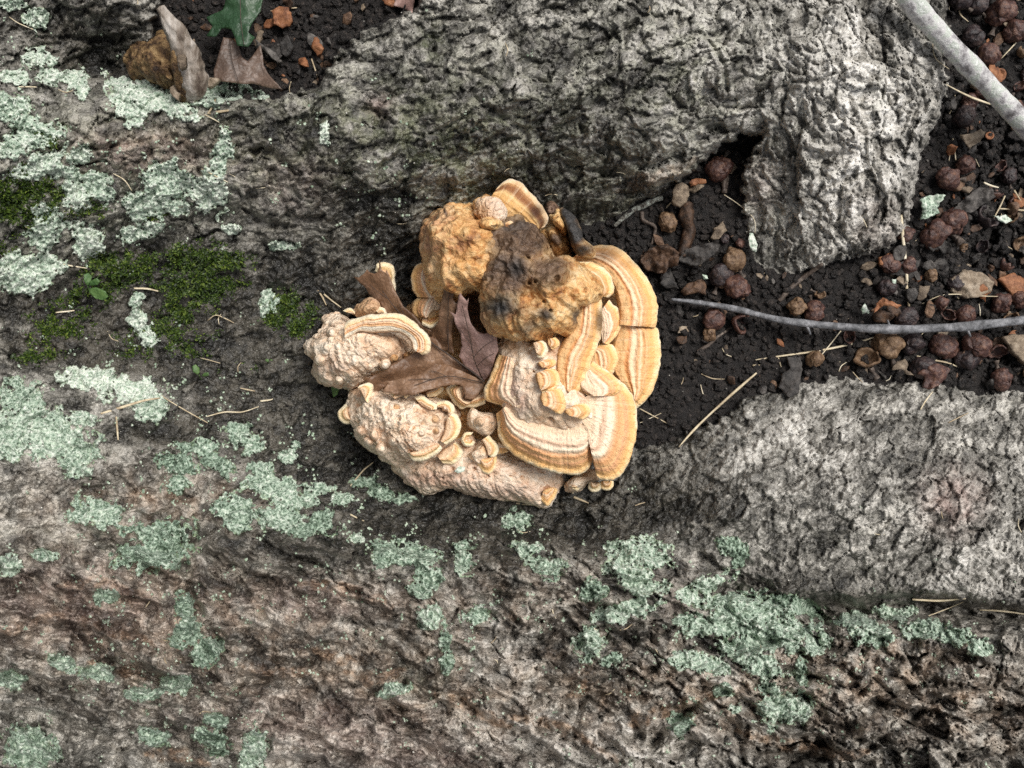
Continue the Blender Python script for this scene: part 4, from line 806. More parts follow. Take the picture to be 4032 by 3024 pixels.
# lower left cluster
mass(fu, qF([(470, 1400), (500, 1440), (565, 1492), (640, 1530), (745, 1500), (800, 1520), (900, 1542), (1000, 1556), (1100, 1576), (1190, 1590), (1240, 1520), (1262, 1480), (1210, 1400), (1100, 1370), (980, 1330), (900, 1290), (800, 1270), (650, 1300), (540, 1340)]), 2.5, .7, 'pale', 3, 1.0, 4, pinkish=[(430, 478, 60, 9, .75), (500, 490, 60, 10, .6), (480, 470, 70, 12, .35)], pits=[(p[0], p[1], r) for p, r in zip(qE([(1330, 1015), (1370, 1045), (1570, 1010), (2090, 1100), (1120, 1100), (1230, 1100), (930, 1015), (1720, 1090), (1960, 1090), (1260, 1160)]), (2.0, 1.6, 1.6, 1.5, .9, .9, .9, .9, .9, .8))], label='greyish pink lumpy lower crust', nth=260, c=qF([(860, 1420)])[0])
ll_body = mass(fu, qF([(295, 1040), (340, 1015), (385, 1025), (400, 1070), (470, 1050), (545, 1040), (620, 1090), (700, 1100), (762, 1125), (785, 1190), (765, 1270), (725, 1350), (640, 1385), (560, 1390), (490, 1400), (400, 1345), (318, 1275), (290, 1215), (265, 1160), (258, 1100)]), 4.5, 1.3, 'pale', 2.4, 1.15, 3.8, tan=[(430, 420, 16, 12, .35), (398, 428, 10, 8, .3)], pinkish=[(345, 430, 14, 20, .35)], pits=[(p[0], p[1], r) for p, r in zip(qE([(920, 405), (1290, 430), (1015, 515), (650, 570), (715, 258), (940, 245), (340, 490), (760, 480), (990, 620), (430, 330), (800, 340), (580, 610)]), (1.6, 1.7, 1.8, 1.5, 1.7, 1.4, 1.2, 1.3, 1.2, 1, 1, 1))], label='warty cream lower left dome', c=(408, 427))
for inner, outer, z, kd in (([(850, 840), (950, 815), (1040, 785), (1120, 755), (1180, 735)], [(858, 870), (905, 922), (1000, 930), (1100, 892), (1190, 832), (1222, 785)], 3.9, 'cream'), ([(1170, 880), (1230, 820), (1300, 770), (1340, 740)], [(1235, 958), (1340, 966), (1422, 902), (1452, 840), (1432, 770), (1370, 718)], 3.0, 'cream'), ([(1200, 710), (1240, 640), (1260, 560), (1270, 470)], [(1265, 752), (1350, 700), (1412, 620), (1422, 520), (1392, 430), (1340, 402)], 3.8, 'cream'), ([(960, 290), (1020, 335), (1090, 370)], [(915, 225), (1000, 208), (1080, 265), (1172, 310), (1165, 362)], 4.1, 'cream'), ([(1170, 345), (1230, 350), (1280, 395)], [(1160, 282), (1250, 263), (1332, 308), (1362, 372), (1345, 415)], 3.7, 'cream'), ([(190, 330), (195, 400), (205, 440), (235, 480)], [(172, 298), (110, 350), (78, 420), (108, 490), (180, 524), (245, 512)], 2.3, 'cream'), ([(700, 250), (760, 230), (800, 215)], [(655, 190), (690, 150), (760, 138), (830, 158), (864, 205), (820, 245)], 4.2, 'cream'), ([(300, 130), (340, 170), (380, 260)], [(320, 100), (420, 70), (470, 110), (455, 200), (415, 300)], 3.9, 'cream'), ([(1050, 180), (1120, 150), (1180, 120)], [(1060, 235), (1150, 225), (1220, 170), (1245, 128)], 2.9, 'cream')):
    cap(fu, qE(inner), qE(outer), z, z - .15, .4, kd, .15, .35, nv=20, wave=.8, rows=5)
for (x, y, r, k) in ((715, 345, 55, 't'), (830, 500, 45, 't'), (900, 560, 50, 't'), (865, 605, 22, 't'), (1140, 480, 50, 't'), (1150, 600, 45, 't'), (990, 620, 40, 'c'), (620, 560, 50, 'c'), (520, 500, 45, 'c'), (690, 700, 55, 'c'), (480, 640, 50, 'c'), (960, 720, 50, 'c'), (330, 600, 55, 'c'), (420, 720, 50, 'c'), (560, 800, 60, 'c'), (1250, 350, 40, 'c'), (600, 420, 45, 'c'), (380, 420, 45, 'c')):
    (cx, cy), = qE([(x, y)]); rr_ = r * .092; z_ = 4.15 - ((cx - 408) / 62) ** 2 * 1.4 - ((cy - 427) / 42) ** 2 * 1.1
    mass(ll_body, [(cx + rr_ * math.cos(a_) * random.uniform(.9, 1.12), cy + rr_ * math.sin(a_) * random.uniform(.9, 1.12)) for a_ in [i * math.pi / 4 for i in range(8)]], z_ + .4, z_ - .1, 'pale', 2, .12, 4, nr=14, nth=30, tan=[(cx, cy, 4, 4, .9)] if k == 't' else [], wob=.2, name='nodule', drop=1)
# little stack between the clusters
mass(fu, qE([(1500, 470), (1545, 365), (1600, 400), (1690, 405), (1760, 400), (1830, 470), (1815, 560), (1740, 640), (1660, 640), (1570, 590), (1520, 560)]), 3.6, 2.8, 'pale', 3, .3, 6, nr=40, nth=100, tan=[(479, 421, 4, 4, .8), (490, 430, 10, 8, .3)], name='lobe', wob=.8)
mass(fu, qE([(1560, 490), (1600, 440), (1660, 445), (1690, 500), (1660, 555), (1590, 550)]), 4.0, 3.5, 'pale', 2, .1, 4, nr=14, nth=40, tan=[(479, 421, 5, 5, .6)], name='nodule', wob=.3)
cap(fu, qE([(1500, 690), (1490, 700), (1480, 690), (1495, 675)]), qE([(1560, 610), (1460, 625), (1425, 700), (1470, 772), (1540, 770), (1580, 720)]), 3.1, 3.4, .3, 'cream', -.1, .3, nv=16)
mass(fu, qE([(1440, 690), (1490, 640), (1560, 660), (1575, 730), (1510, 770), (1455, 750)]), 3.2, 2.2, 'pale', 2, .2, 5, nr=20, nth=50, tan=[(467, 440, 4, 4, .9)], name='lobe', wob=.4)
cap(fu, qE([(1650, 700), (1690, 760), (1720, 860)]), qE([(1730, 645), (1800, 710), (1842, 800), (1800, 880), (1760, 890)]), 3.3, 3.2, .4, 'cream', .15, .3, nv=18)
cap(fu, qE([(1640, 880), (1680, 900), (1740, 890), (1780, 870)]), qE([(1590, 940), (1650, 1040), (1740, 1064), (1802, 1005), (1818, 880)]), 3.0, 2.8, .4, 'orange', .15, .3, nv=18)
mass(fu, qE([(1560, 800), (1600, 740), (1680, 700), (1740, 760), (1750, 880), (1680, 950), (1600, 960), (1530, 920), (1495, 860)]), 3.2, 2.0, 'pale', 2.4, .5, 5, nr=30, nth=90, tan=[(485, 450, 6, 5, .8)], name='lobe')
cap(fu, qE([(1470, 130), (1460, 190), (1450, 240), (1490, 260), (1540, 270), (1590, 225), (1640, 190), (1690, 170)]), qE([(1335, 92), (1266, 140), (1290, 220), (1350, 300), (1420, 362), (1500, 342), (1580, 347), (1690, 300)]), 3.1, 3.0, .4, 'cream', .3, .9, name='ruffle', label='white ruffled fold beside the leaf')
cap(fu, qE([(1830, 720), (1860, 740), (1900, 760)]), qE([(1830, 860), (1880, 850), (1940, 830)]), 2.8, 2.7, .4, 'pale', .1, .2, nv=12)
# bits below the wide shelf
mass(fu, qC([(760, 1490), (800, 1440), (870, 1400), (960, 1350), (1030, 1380), (1040, 1430), (960, 1450), (900, 1500), (820, 1525)]), 1.9, .7, 'pale', 2.2, .6, 5, nr=30, nth=80, tan=[(590, 475, 12, 6, .7)], name='lobe', drop=.6)
for x, y, r, kd in ((1022, 1495, 55, 'cream'), (1118, 1480, 55, 'orange')):
    cap(fu, qC([(x - 25, y - 45), (x, y - 40), (x + 25, y - 45)]), qC([(x - 50, y - 40), (x - 58, y), (x - 30, y + 32), (x + 20, y + 34), (x + 55, y), (x + 56, y - 40)]), 1.9, 1.7, .35, kd, .2, .2, nv=16, wave=.6)
cap(fu, qC([(600, 1520), (640, 1500), (690, 1490)]), qC([(575, 1590), (635, 1645), (690, 1580), (720, 1510)]), 2.0, 1.8, .35, 'orange', .1, .3, nv=16)
cap(fu, qC([(830, 1480), (870, 1470), (900, 1470)]), qC([(840, 1510), (880, 1512), (908, 1485)]), 1.8, 1.7, .3, 'cream', .1, .2, nv=10)
# base holding everything together in the trough
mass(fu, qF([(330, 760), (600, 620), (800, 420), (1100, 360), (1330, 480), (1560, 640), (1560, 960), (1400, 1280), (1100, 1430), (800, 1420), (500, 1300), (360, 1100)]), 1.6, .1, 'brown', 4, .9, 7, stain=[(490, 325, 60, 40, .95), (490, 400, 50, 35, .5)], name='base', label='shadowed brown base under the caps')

# ------------------------------------------------------------------ leaves
def sheetleaf(parts, name, label, mat, ribs=(), group=None):
    loc = parts[0][0][0]; e = empty(name, at(loc[0], loc[1], loc[2] / 100)); tag(e, label, 'leaf', group)
    bls = [sheet('blade', ol, m, e, seed=sd_, sp=2.4, jag=.5) for ol, m, sd_ in parts]
    for k, (r_, rad) in enumerate(ribs): tube('midrib' if k == 0 else 'vein', [(x, y, z / 100) for x, y, z in r_], rad, M_RIB, bls[(0, 4, 3, 2, 4, 4, 4, 2, 2, 0, 0)[k]] if len(bls) > 1 else bls[0], 6)
    return e
Lz = lambda pts, f: [(x, y, f(x, y)) for x, y in qD(pts)]
la = qD([(580, 245, 2.9), (640, 255, 3.0), (700, 215, 3.1), (735, 165, 3.2), (765, 200, 3.2), (810, 212, 3.3), (858, 190, 3.4), (868, 65, 3.7), (892, 175, 3.5), (932, 205, 3.4), (943, 175, 3.5), (985, 250, 3.4), (1040, 400, 3.4), (1120, 560, 3.5), (1240, 660, 3.5), (1310, 740, 3.4), (1430, 830, 3.3), (1530, 1000, 3.2), (1480, 1040, 2.9), (1330, 900, 2.7), (1180, 780, 2.8), (1000, 690, 2.9), (915, 610, 3.0), (870, 520, 3.0), (760, 450, 2.9), (720, 370, 2.9), (660, 320, 2.8)])
lb = qD([(640, 1425, 2.8), (740, 1350, 3.5), (930, 1275, 3.7), (1000, 1200, 3.6), (1260, 1070, 3.4), (1400, 900, 3.3), (1500, 900, 3.4), (1560, 1040, 3.3), (1700, 1150, 3.2), (1850, 1260, 3.1), (2012, 1385, 3.0), (1960, 1420, 2.9), (1700, 1360, 2.8), (1300, 1360, 2.9), (985, 1395, 3.2), (940, 1440, 3.1), (860, 1500, 3.0), (775, 1580, 3.0)])
lc = qD([(895, 1500, 4.4), (960, 1410, 4.2), (925, 1378, 4.3), (985, 1385, 4.3), (1130, 1350, 4.3), (1290, 1310, 4.4), (1450, 1225, 4.4), (1530, 1195, 4.3), (1620, 1215, 4.1), (1760, 1270, 3.8), (2012, 1390, 3.3), (2005, 1450, 3.3), (1960, 1510, 3.4), (1890, 1590, 3.4), (1800, 1575, 3.5), (1790, 1480, 3.6), (1740, 1420, 3.8), (1600, 1430, 4.1), (1400, 1480, 4.5), (1250, 1535, 4.6), (1150, 1545, 4.6), (1000, 1520, 4.5)])
ld = qD([(1585, 300, 5.2), (1660, 295, 5.2), (1740, 325, 5.1), (1735, 370, 5.1), (1680, 420, 5.0), (1668, 490, 4.9), (1690, 525, 4.8), (1740, 540, 4.8), (1700, 620, 4.6), (1665, 760, 4.2), (1655, 900, 3.9), (1680, 1090, 3.4), (1600, 1060, 3.3), (1480, 1020, 3.2), (1420, 860, 3.3), (1510, 740, 4.0), (1520, 620, 4.4), (1550, 480, 4.8)])
le = qD([(1742, 395, 5.6), (1765, 450, 5.5), (1820, 520, 5.4), (1842, 478, 5.5), (1825, 600, 5.2), (1858, 740, 4.9), (1930, 840, 4.7), (2010, 872, 4.7), (2145, 815, 5.0), (2150, 950, 4.8), (2165, 1050, 4.7), (2130, 1130, 4.5), (2080, 1290, 3.9), (2010, 1385, 3.2), (1940, 1340, 3.2), (1800, 1230, 3.4), (1735, 1110, 3.7), (1768, 1000, 3.9), (1750, 870, 4.2), (1695, 770, 4.5), (1680, 690, 4.7), (1640, 630, 5.0), (1700, 660, 4.8), (1715, 560, 5.1)])
rib_main = [p for p in qD([(2012, 1388, 3.6), (1900, 1300, 3.5), (1750, 1190, 3.5), (1600, 1080, 3.55), (1480, 1000, 3.5), (1250, 800, 3.5), (1050, 600, 3.4), (900, 400, 3.35)])]
sheetleaf([(la, M_LEAF_B, 1), (lb, M_LEAF_B, 2), (lc, M_LEAF_B, 3), (ld, M_LEAF_B, 4), (le, M_LEAF_P, 5)], 'oak_leaf', 'dead brown lobed oak leaf caught in the middle of the fungus', None,
          [(rib_main, [.9, .8, .5, .35]), (qD([(1985, 1350, 3.35), (1900, 1150, 4.25), (1850, 900, 4.75), (1770, 560, 5.3)]), [.5, .3]), (qD([(1620, 1050, 3.5), (1615, 800, 4.2), (1620, 500, 4.95), (1650, 320, 5.3)]), [.5, .3]), (qD([(1990, 1400, 3.45), (1600, 1330, 4.3), (1250, 1430, 4.55)]), [.5, .25])] + [(qD(v_), [.32, .2]) for v_ in ([(1890, 1130, 4.35), (1990, 1020, 4.6), (2120, 930, 4.95)], [(1860, 980, 4.7), (1800, 900, 4.65), (1740, 800, 4.55)], [(1930, 1220, 4.05), (2030, 1130, 4.4), (2120, 1080, 4.7)], [(1600, 1335, 4.4), (1480, 1280, 4.5), (1400, 1275, 4.5)], [(1480, 1370, 4.5), (1350, 1360, 4.5), (1180, 1370, 4.45)], [(1150, 700, 3.55), (1120, 620, 3.6), (1080, 540, 3.55)], [(950, 480, 3.45), (860, 420, 3.35), (760, 330, 3.25)])])
def zs_(pts, add): return [(x, y, T(x, y) * 100 + add) for x, y in pts]
gl = qK([(1470, -60), (1440, 60), (1400, 80), (1330, 112), (1372, 170), (1328, 232), (1395, 235), (1430, 180), (1490, 188), (1515, 240), (1530, 292), (1600, 302), (1645, 242), (1602, 208), (1625, 150), (1680, 72), (1695, 0), (1660, -120), (1560, -220), (1480, -150)])
sheetleaf([([(x, y, 2.9 + .3 * math.sin(x / 9)) for x, y in gl], M_LEAF_G, 6)], 'oak_leaf', 'green lobed oak leaf lying over the soil pocket above the dead brown leaf', None, [([(p[0], p[1], 3.25) for p in qK([(1545, -200), (1550, 0), (1555, 150), (1575, 290)])], [.5, .3])])
bl = qK([(1440, 240), (1500, 250), (1540, 290), (1560, 370), (1600, 395), (1650, 330), (1680, 290), (1695, 360), (1700, 420), (1740, 490), (1790, 540), (1820, 575), (1740, 570), (1640, 540), (1560, 540), (1470, 530), (1380, 520), (1380, 450), (1410, 350)])
sheetleaf([([(x, y, 2.5 + .25 * math.sin(x / 11) + (y - 60) * .004) for x, y in bl], M_LEAF_D, 7)], 'oak_leaf', 'dull brown two-lobed oak leaf beside the broken branch stub', None, [([(p[0], p[1], 2.75) for p in qK([(1480, 260), (1500, 400), (1540, 530)])], [.5, .3])])
tl_ = qQ([(850, 12), (862, -20), (900, -20), (895, 8), (890, 28), (872, 18)])
sheetleaf([([(x, y, T(x, y) * 100 + .5) for x, y in tl_], M_LEAF_P, 8)], 'leaf_tip', 'curled tan leaf tip at the edge of the dark soil pocket', None)

# ------------------------------------------------------------------ broken branch stub
stub = empty('branch_stub', at(173, 70, T(173, 70))); tag(stub, 'broken grey branch stub with rotten brown base at the soil pocket', 'branch stub')
tube('horn', [(p[0], p[1], z / 100) for p, z in zip(qK([(1035, 45), (1075, 110), (1140, 220), (1190, 330), (1225, 440), (1245, 560), (1200, 650)]), (6.6, 6.4, 6.1, 5.7, 5.3, 4.9, 4.2))], [3.5, 6.5, 9, 11, 12.5, 12, 6], M_WOOD, stub, 22, 3, .5, .8, 8)
tube('horn', [(p[0], p[1], z / 100) for p, z in zip(qK([(1090, 200), (1130, 330), (1160, 450), (1180, 560), (1190, 640)]), (5.9, 5.8, 5.5, 5.0, 4.4))], [2, 4, 6, 7, 4], M_WOOD2, stub, 16, 5, .5, 1, 6)
def woodlump(parent, pts, zt, zb, mat, knob=1.6, ks=6, nm='rotten_wood', nr=50, nth=120):
    o = mass(parent, pts, zt, zb, 'brown', 2.2, knob, ks, nr=nr, nth=nth, crease=.8, cs=12, name=nm); o.data.materials.clear(); o.data.materials.append(mat); return o
woodlump(stub, qK([(1060, 240), (1120, 300), (1190, 420), (1230, 540), (1180, 610), (1090, 560), (1010, 510), (930, 510), (865, 470), (855, 380), (920, 310), (1000, 280)]), 4.9, 2.6, M_WOOD2)
for ol_, z_ in (([(1098, 565), (1130, 545), (1160, 560), (1165, 600), (1140, 645), (1100, 610)], 5.0), ([(1300, 520), (1345, 498), (1410, 505), (1392, 535), (1345, 562), (1318, 550)], 4.3), ([(1140, 350), (1190, 345), (1195, 420), (1160, 450), (1145, 400)], 6.4), ([(1040, 430), (1075, 440), (1110, 500), (1090, 515), (1050, 470)], 5.5)):
    sheet('splinter', [(x, y, z_ + .1 * math.sin(x)) for x, y in qK(ol_)], M_CHIP['tan'] if z_ != 5.5 else M_WOOD2, stub, .003, 1.8, int(z_ * 10), .002, jag=1.2)

# ------------------------------------------------------------------ sticks and twigs
def zline(pts, add): return [(x, y, T(x, y) + add) for x, y in pts]
gs = qN([(330, 242), (520, 266), (700, 300), (880, 345), (1050, 371), (1300, 392), (1500, 402), (1700, 397), (1900, 387), (2100, 366), (2300, 340)])
zg = [.0065, .008, .010, .0125, .014, .015, .016, .0165, .017, .017, .016]
gst = tag(tube('stick', [(x, y, z) for (x, y), z in zip(gs, zg)], [1.5, 2.3, 2.6, 3.3, 2.9, 3.2, 3.9, 3.3, 3.6, 3.7, 4.6, 3.8, 4.0, 4.1, 4.9, 4.0, 4.3, 4.2], M_GREYSTICK, None, 14, 9, .22, 1, 8), 'thin curved dark grey stick lying across the acorn cups', 'stick')
ps = qH([(380, -180), (520, 20), (700, 235), (950, 505), (1200, 765), (1450, 1025), (1820, 1440)])
for k_, dx, dy in ((4, 4, 11), (6, -3, -9), (8, 5, 10)):
    x_, y_ = gs[k_]; tube('side_stub', [(x_, y_, zg[k_]), (x_ + dx * .5, y_ + dy * .5, zg[k_]), (x_ + dx, y_ + dy, zg[k_] - .001)], [1.9, 1.4, 1.0], M_GREYSTICK, gst, 8, k_, .3)
tag(tube('stick', [(x, y, z) for (x, y), z in zip(ps, (.055, .053, .048, .042, .036, .031, .026))], [9.7, 9.2, 9.6, 8.9, 9.1, 8.5, 8.8, 9.5, 8.4, 8.3, 8.6, 9.4, 8.7, 9.0], M_PALESTICK, None, 24, 14, .16, 1, 10), 'thick pale grey weathered stick leaning over the root edge', 'stick')
TW = [(qN([(905, 250), (960, 190), (1030, 130), (1100, 80), (1135, 55)]), [2.2, 2.4, 2.2, 1.8], M_STALK, 'short rough brown twig lying above the curved grey stick'),
      (qN([(470, 520), (520, 490), (580, 440), (640, 400), (690, 370)]), [1.6, 1.8, 1.4, 1.3], M_STALK, 'short knobbly lichen-flecked twig below the curved grey stick'),
      (qG([(610, 800), (720, 700), (830, 620), (940, 570), (1040, 520), (1130, 500)]), [1.6, 2.0, 2.6, 3.2, 3.0, 2.4], M_LTWIG, 'pale lichen-coated twig wedged under the dark upper root'),
      (qG([(900, 650), (920, 740), (1040, 800), (1050, 860), (1010, 1000)]), [2.4, 1.8, 1.5, 1.0], M_STALK, 'thin crooked brown twig below the pale lichen-coated twig'),
      (qG([(1400, 560), (1380, 700), (1420, 850), (1380, 1000), (1340, 1130)]), [6, 6.5, 6, 5.5, 4], M_CHIP['brown'], 'thick rotten brown root fragment in the soil beside the fungus'),
      (qN([(580, 262), (592, 300), (605, 345)]), [2.6, 2.5, 2.6], M_STALK, 'stubby twig piece poking up beside the tip of the curved grey stick'),
      (qG([(1790, 140), (1810, 280), (1800, 440)]), [3.0, 3.2, 2.8], M_STALK, 'reddish brown scaly twig resting on a dark acorn cup'),
      (qI([(960, 1160), (1010, 1210), (1060, 1270)]), [2.6, 3.2, 4], M_STALK, 'short grey forked stalk between two reddish acorn cups')]
for p, r, m, lb_ in TW:
    zz0 = zline(p, max(r) * S * 1.0); tag(tube('twig', zz0, r, m, None, 12, len(lb_), .6, 1, 7), lb_, 'twig')

# ------------------------------------------------------------------ acorn cups
def acorn_mesh(seed, squash):
    nu, nv_ = 40, 26
    a = np.linspace(0, 2 * np.pi, nu + 1)[:-1]; t = np.linspace(0, np.pi, nv_); A, Tt = np.meshgrid(a, t)
    rows = 7; v = Tt / np.pi * rows; row = np.floor(v); u = (A / (2 * np.pi) * 11 + .5 * row) % 1
    sc = np.sqrt(np.clip(1 - (2 * (u - .5)) ** 2 * .8 - ((v - row) - .6) ** 2 * 1.6, 0, 1))
    rr = 1 + .15 * sc + .30 * perlin(np.cos(A) * 1.1 + seed, np.sin(A) * np.sin(Tt) * 1.1 + np.cos(Tt), seed) + .05 * perlin(A * 4, Tt * 4, seed + 1)
    rr = rr * (1 + .06 * np.sin(A * 2 + seed))
    P = np.stack([rr * np.sin(Tt) * np.cos(A), rr * np.sin(Tt) * np.sin(A), rr * np.cos(Tt) * squash], -1)
    return P.reshape(-1, 3), grid_faces(nv_, nu, True)[:, ::-1]
AC = [acorn_mesh(k, q) for k, q in ((11, .95), (23, .85), (37, 1.05), (51, .8))]
def acorn_me(k, kind):
    P, F = AC[k]; o = mesh_np('cup', P, F, M_ACORN[kind]); me = o.data; bpy.data.objects.remove(o); return me
ACM = {(k, kd): acorn_me(k, kd) for k in range(4) for kd in M_ACORN}
def ring_me():
    # hollow cup seen from its open side
    nu = 28; prof = [(.25, -.5), (.75, -.35), (1.0, .05), (.98, .3), (.82, .34), (.68, .1), (.35, -.12), (.12, -.1), (.0, -.12)]
    a = np.linspace(0, 2 * np.pi, nu + 1)[:-1]
    P = np.array([[(r * math.cos(x), r * math.sin(x), z) for x in a] for r, z in prof]); o = mesh_np('cup', P.reshape(-1, 3), grid_faces(len(prof), nu, True)[:, ::-1], M_CHIP['orange']); me = o.data; bpy.data.objects.remove(o); return me
def stalk_me():
    ns = 8; t = np.linspace(0, 1, 7); a = np.linspace(0, 2 * np.pi, ns + 1)[:-1]
    P = np.array([[(x * 1.0 + 0, (.20 + .06 * math.sin(9 * x) + (.10 if x > .9 else 0)) * math.cos(b), (.20 + .05 * math.cos(7 * x)) * math.sin(b) + .12 * x * x) for b in a] for x in t])
    o = mesh_np('stalk', P.reshape(-1, 3), grid_faces(7, ns, True), M_STALK); me = o.data; bpy.data.objects.remove(o); return me
ST_ME = stalk_me(); RING = ring_me()
def shell_me(seed, kind):
    # broken husk: an open bowl with a ragged lip
    nu = 30; a = np.linspace(0, 2 * np.pi, nu + 1)[:-1]; lip = .25 + .45 * perlin(np.cos(a) * 1.6 + seed, np.sin(a) * 1.6, seed); P = []
    for q in np.linspace(0, 1, 7): P.append(np.stack([np.sin(np.pi * .95 * (1 - q) * .5 + .0) * 0 + np.cos((1 - q) * 1.45) * np.cos(a) * (1 + .06 * np.sin(a * 5 + seed)), np.cos((1 - q) * 1.45) * np.sin(a) * .85, -np.sin((1 - q) * 1.45) * .8 + q * lip], -1))
    for q in np.linspace(1, 0, 6): P.append(np.stack([np.cos((1 - q) * 1.45) * np.cos(a) * .84, np.cos((1 - q) * 1.45) * np.sin(a) * .70, -np.sin((1 - q) * 1.45) * .62 + q * (lip - .02)], -1))
    o = mesh_np('cup', np.array(P).reshape(-1, 3), grid_faces(13, nu, True)[:, ::-1], M_ACORN[kind]); me = o.data; bpy.data.objects.remove(o); return me
SHELL = {kd: [shell_me(q * 13 + 5, kd) for q in range(3)] for kd in M_ACORN}
def acorn(px, py, r, kind, label, stalk=None, group=None, hollow=False, lift=0, broken=False):
    rm = r * S; z = T(px, py) - rm * .12 + lift
    e = empty('acorn_cup', at(px, py, z)); tag(e, label, 'acorn cup', group)
    sc = (D - z) / D
    c = bpy.data.objects.new('cup', RING if hollow else (random.choice(SHELL[kind]) if broken else ACM[(random.randrange(4), kind)])); COL.objects.link(c); c.parent = e
    c.location = (0, 0, rm * .85); c.scale = (rm * sc * random.uniform(.92, 1.12), rm * sc * random.uniform(.88, 1.05), rm * sc * random.uniform(.85, 1.1))
    if hollow: c.rotation_euler = (random.uniform(-.25, .25), random.uniform(-.25, .25), 0)
    else: c.rotation_euler = (random.uniform(-.9, .9), random.uniform(-.9, .9), random.uniform(0, 6.28))
    if stalk is not None:
        s_ = bpy.data.objects.new('stalk', ST_ME); COL.objects.link(s_); s_.parent = e; a_ = math.radians(stalk)
        s_.location = (math.cos(a_) * rm * .8 * sc, math.sin(a_) * rm * .8 * sc, rm * .6); s_.rotation_euler = (0, .12, a_); s_.scale = (rm * 1.0 * sc, rm * .95 * sc, rm * .95 * sc)
    return e
ACL = [(qJ([(490, 975)]), 14, 'tan', -70, 'tan scaly acorn cup just under the grey stick, pale straw tip touching it', False),
       (qJ([(760, 985)]), 11, 'dark', None, 'small dark acorn cup under the grey stick, right of the tan one', False),
       (qJ([(1085, 1010)]), 14, 'red', 70, 'big round reddish acorn cup tucked under the grey stick', False),
       (qJ([(1445, 1000)]), 13, 'red', None, 'glossy reddish acorn cup beside a splintered woody chip', False),
       (qJ([(1365, 1140)]), 11.5, 'dark', None, 'dark acorn cup with a straw lying against it', False),
       (qJ([(1720, 1370)]), 11.5, 'red', 100, 'scaly red-brown acorn cup with thick upright stalk', False),
       (qJ([(1350, 670)]), 9, 'red', None, 'small smooth red acorn cup right above the grey stick', False),
       (qJ([(500, 375)]), 8.5, 'dark', None, 'small black acorn cup near a mint lichen flake', False),
       (qJ([(700, 700)]), 11, 'dark', None, 'dark acorn cup half hidden behind the grey stick', False),
       (qN([(655, 40)]), 11.5, 'tan', -60, 'tan scaly acorn cup topmost of the three beside the silver root lobe', False),
       (qN([(585, 125)]), 11, 'dark', -110, 'dark round acorn cup touching a larger one in a trio', False),
       (qN([(665, 180)]), 12, 'red', None, 'largest dark red acorn cup of the trio above the grey stick', False),
       (qN([(985, 282)]), 9.6, 'tan', None, 'small brown acorn cup sitting right above the grey stick middle', False),
       (qN([(1078, 308)]), 9.6, 'red', 100, 'reddish acorn cup with stalk, pressed against the grey stick', False),
       (qN([(1115, 220)]), 6.2, 'tan', 150, 'tiny broken tan acorn cup beside the brown twig', False),
       (qN([(545, 355)]), 11, 'red', None, 'rough reddish acorn cup beside a stubby twig piece', False),
       (qN([(690, 372)]), 13, 'red', None, 'broken red-brown acorn cup under the grey stick tip', False),
       (qN([(528, 430)]), 7.5, 'tan', None, 'small olive tan acorn cup near the lichen-flecked twig', False),
       (qN([(1350, 560)]), 13.5, 'tan', -60, 'crumbled pinkish brown acorn cup at the silver root edge', False),
       (qN([(1270, 440)]), 8, 'red', None, 'narrow torn acorn cup fragment hanging below the grey stick', False),
       (qN([(1085, 560)]), 8, 'tan', None, 'small pinkish acorn cup next to the flat grey bark chip', False),
       (qI([(870, 585)]), 11, 'red', 0, 'purplish acorn cup with orange scars at the silver lobe edge', False),
       (qI([(1065, 430)]), 9, 'red', None, 'small brown acorn cup touching the purplish scarred one', False),
       (qI([(915, 1050)]), 13, 'red', None, 'upper rounded acorn cup of a stalked pair', False),
       (qI([(720, 1180)]), 13, 'red', None, 'lower rounded acorn cup of a stalked pair beside an upright straw', False),
       (qI([(1280, 1000)]), 12.5, 'dark', None, 'dark cracked acorn cup right of the stalked pair', False),
       (qH([(1150, 430)]), 10.5, 'dark', None, 'bluish black acorn cup beside the thick pale stick', False),
       (qH([(1430, 190)]), 13.5, 'red', -110, 'large wet reddish acorn cup above the thick pale stick', False),
       (qH([(1590, 380)]), 11, 'red', None, 'reddish acorn cup with ring pattern behind the thick pale stick', False),
       (qH([(1310, 640)]), 10.5, 'red', None, 'mauve brown acorn cup partly under the thick pale stick', False),
       (qH([(1120, 1130)]), 7.5, 'red', None, 'small pinkish acorn cup near crossed straws', False),
       (qH([(1060, 1290)]), 9.5, 'dark', None, 'smooth dark acorn below the crossed straws', False),
       (qH([(1450, 835)]), 6.6, 'tan', None, 'open orange acorn cup ring against the thick pale stick', True),
       (qH([(1350, 1490)]), 4.2, 'tan', None, 'small open orange cup beside a pale curled leaf fragment', True),
       (qG([(1715, 200)]), 12, 'red', 60, 'dark red acorn cup under the root overhang', False),
       (qG([(1170, 775)]), 9.5, 'tan', 110, 'striped tan acorn cup in the soil beside the crooked twig', False),
       (qG([(1960, 1000)]), 5.2, 'red', None, 'tiny brown cup beside a dangling mint lichen flake', False),
       (qG([(1800, 950)]), 4.8, 'dark', None, 'tiny black cup left of the tiny brown one', False)]
for pos, r, kd, st_, lb_, hol in ACL:
    (x, y), = pos; acorn(x, y, r * .93, kd, lb_, st_, 'acorn cups on the soil', hol, broken=any(w_ in lb_ for w_ in ('broken', 'crumbled', 'torn', 'cracked')))

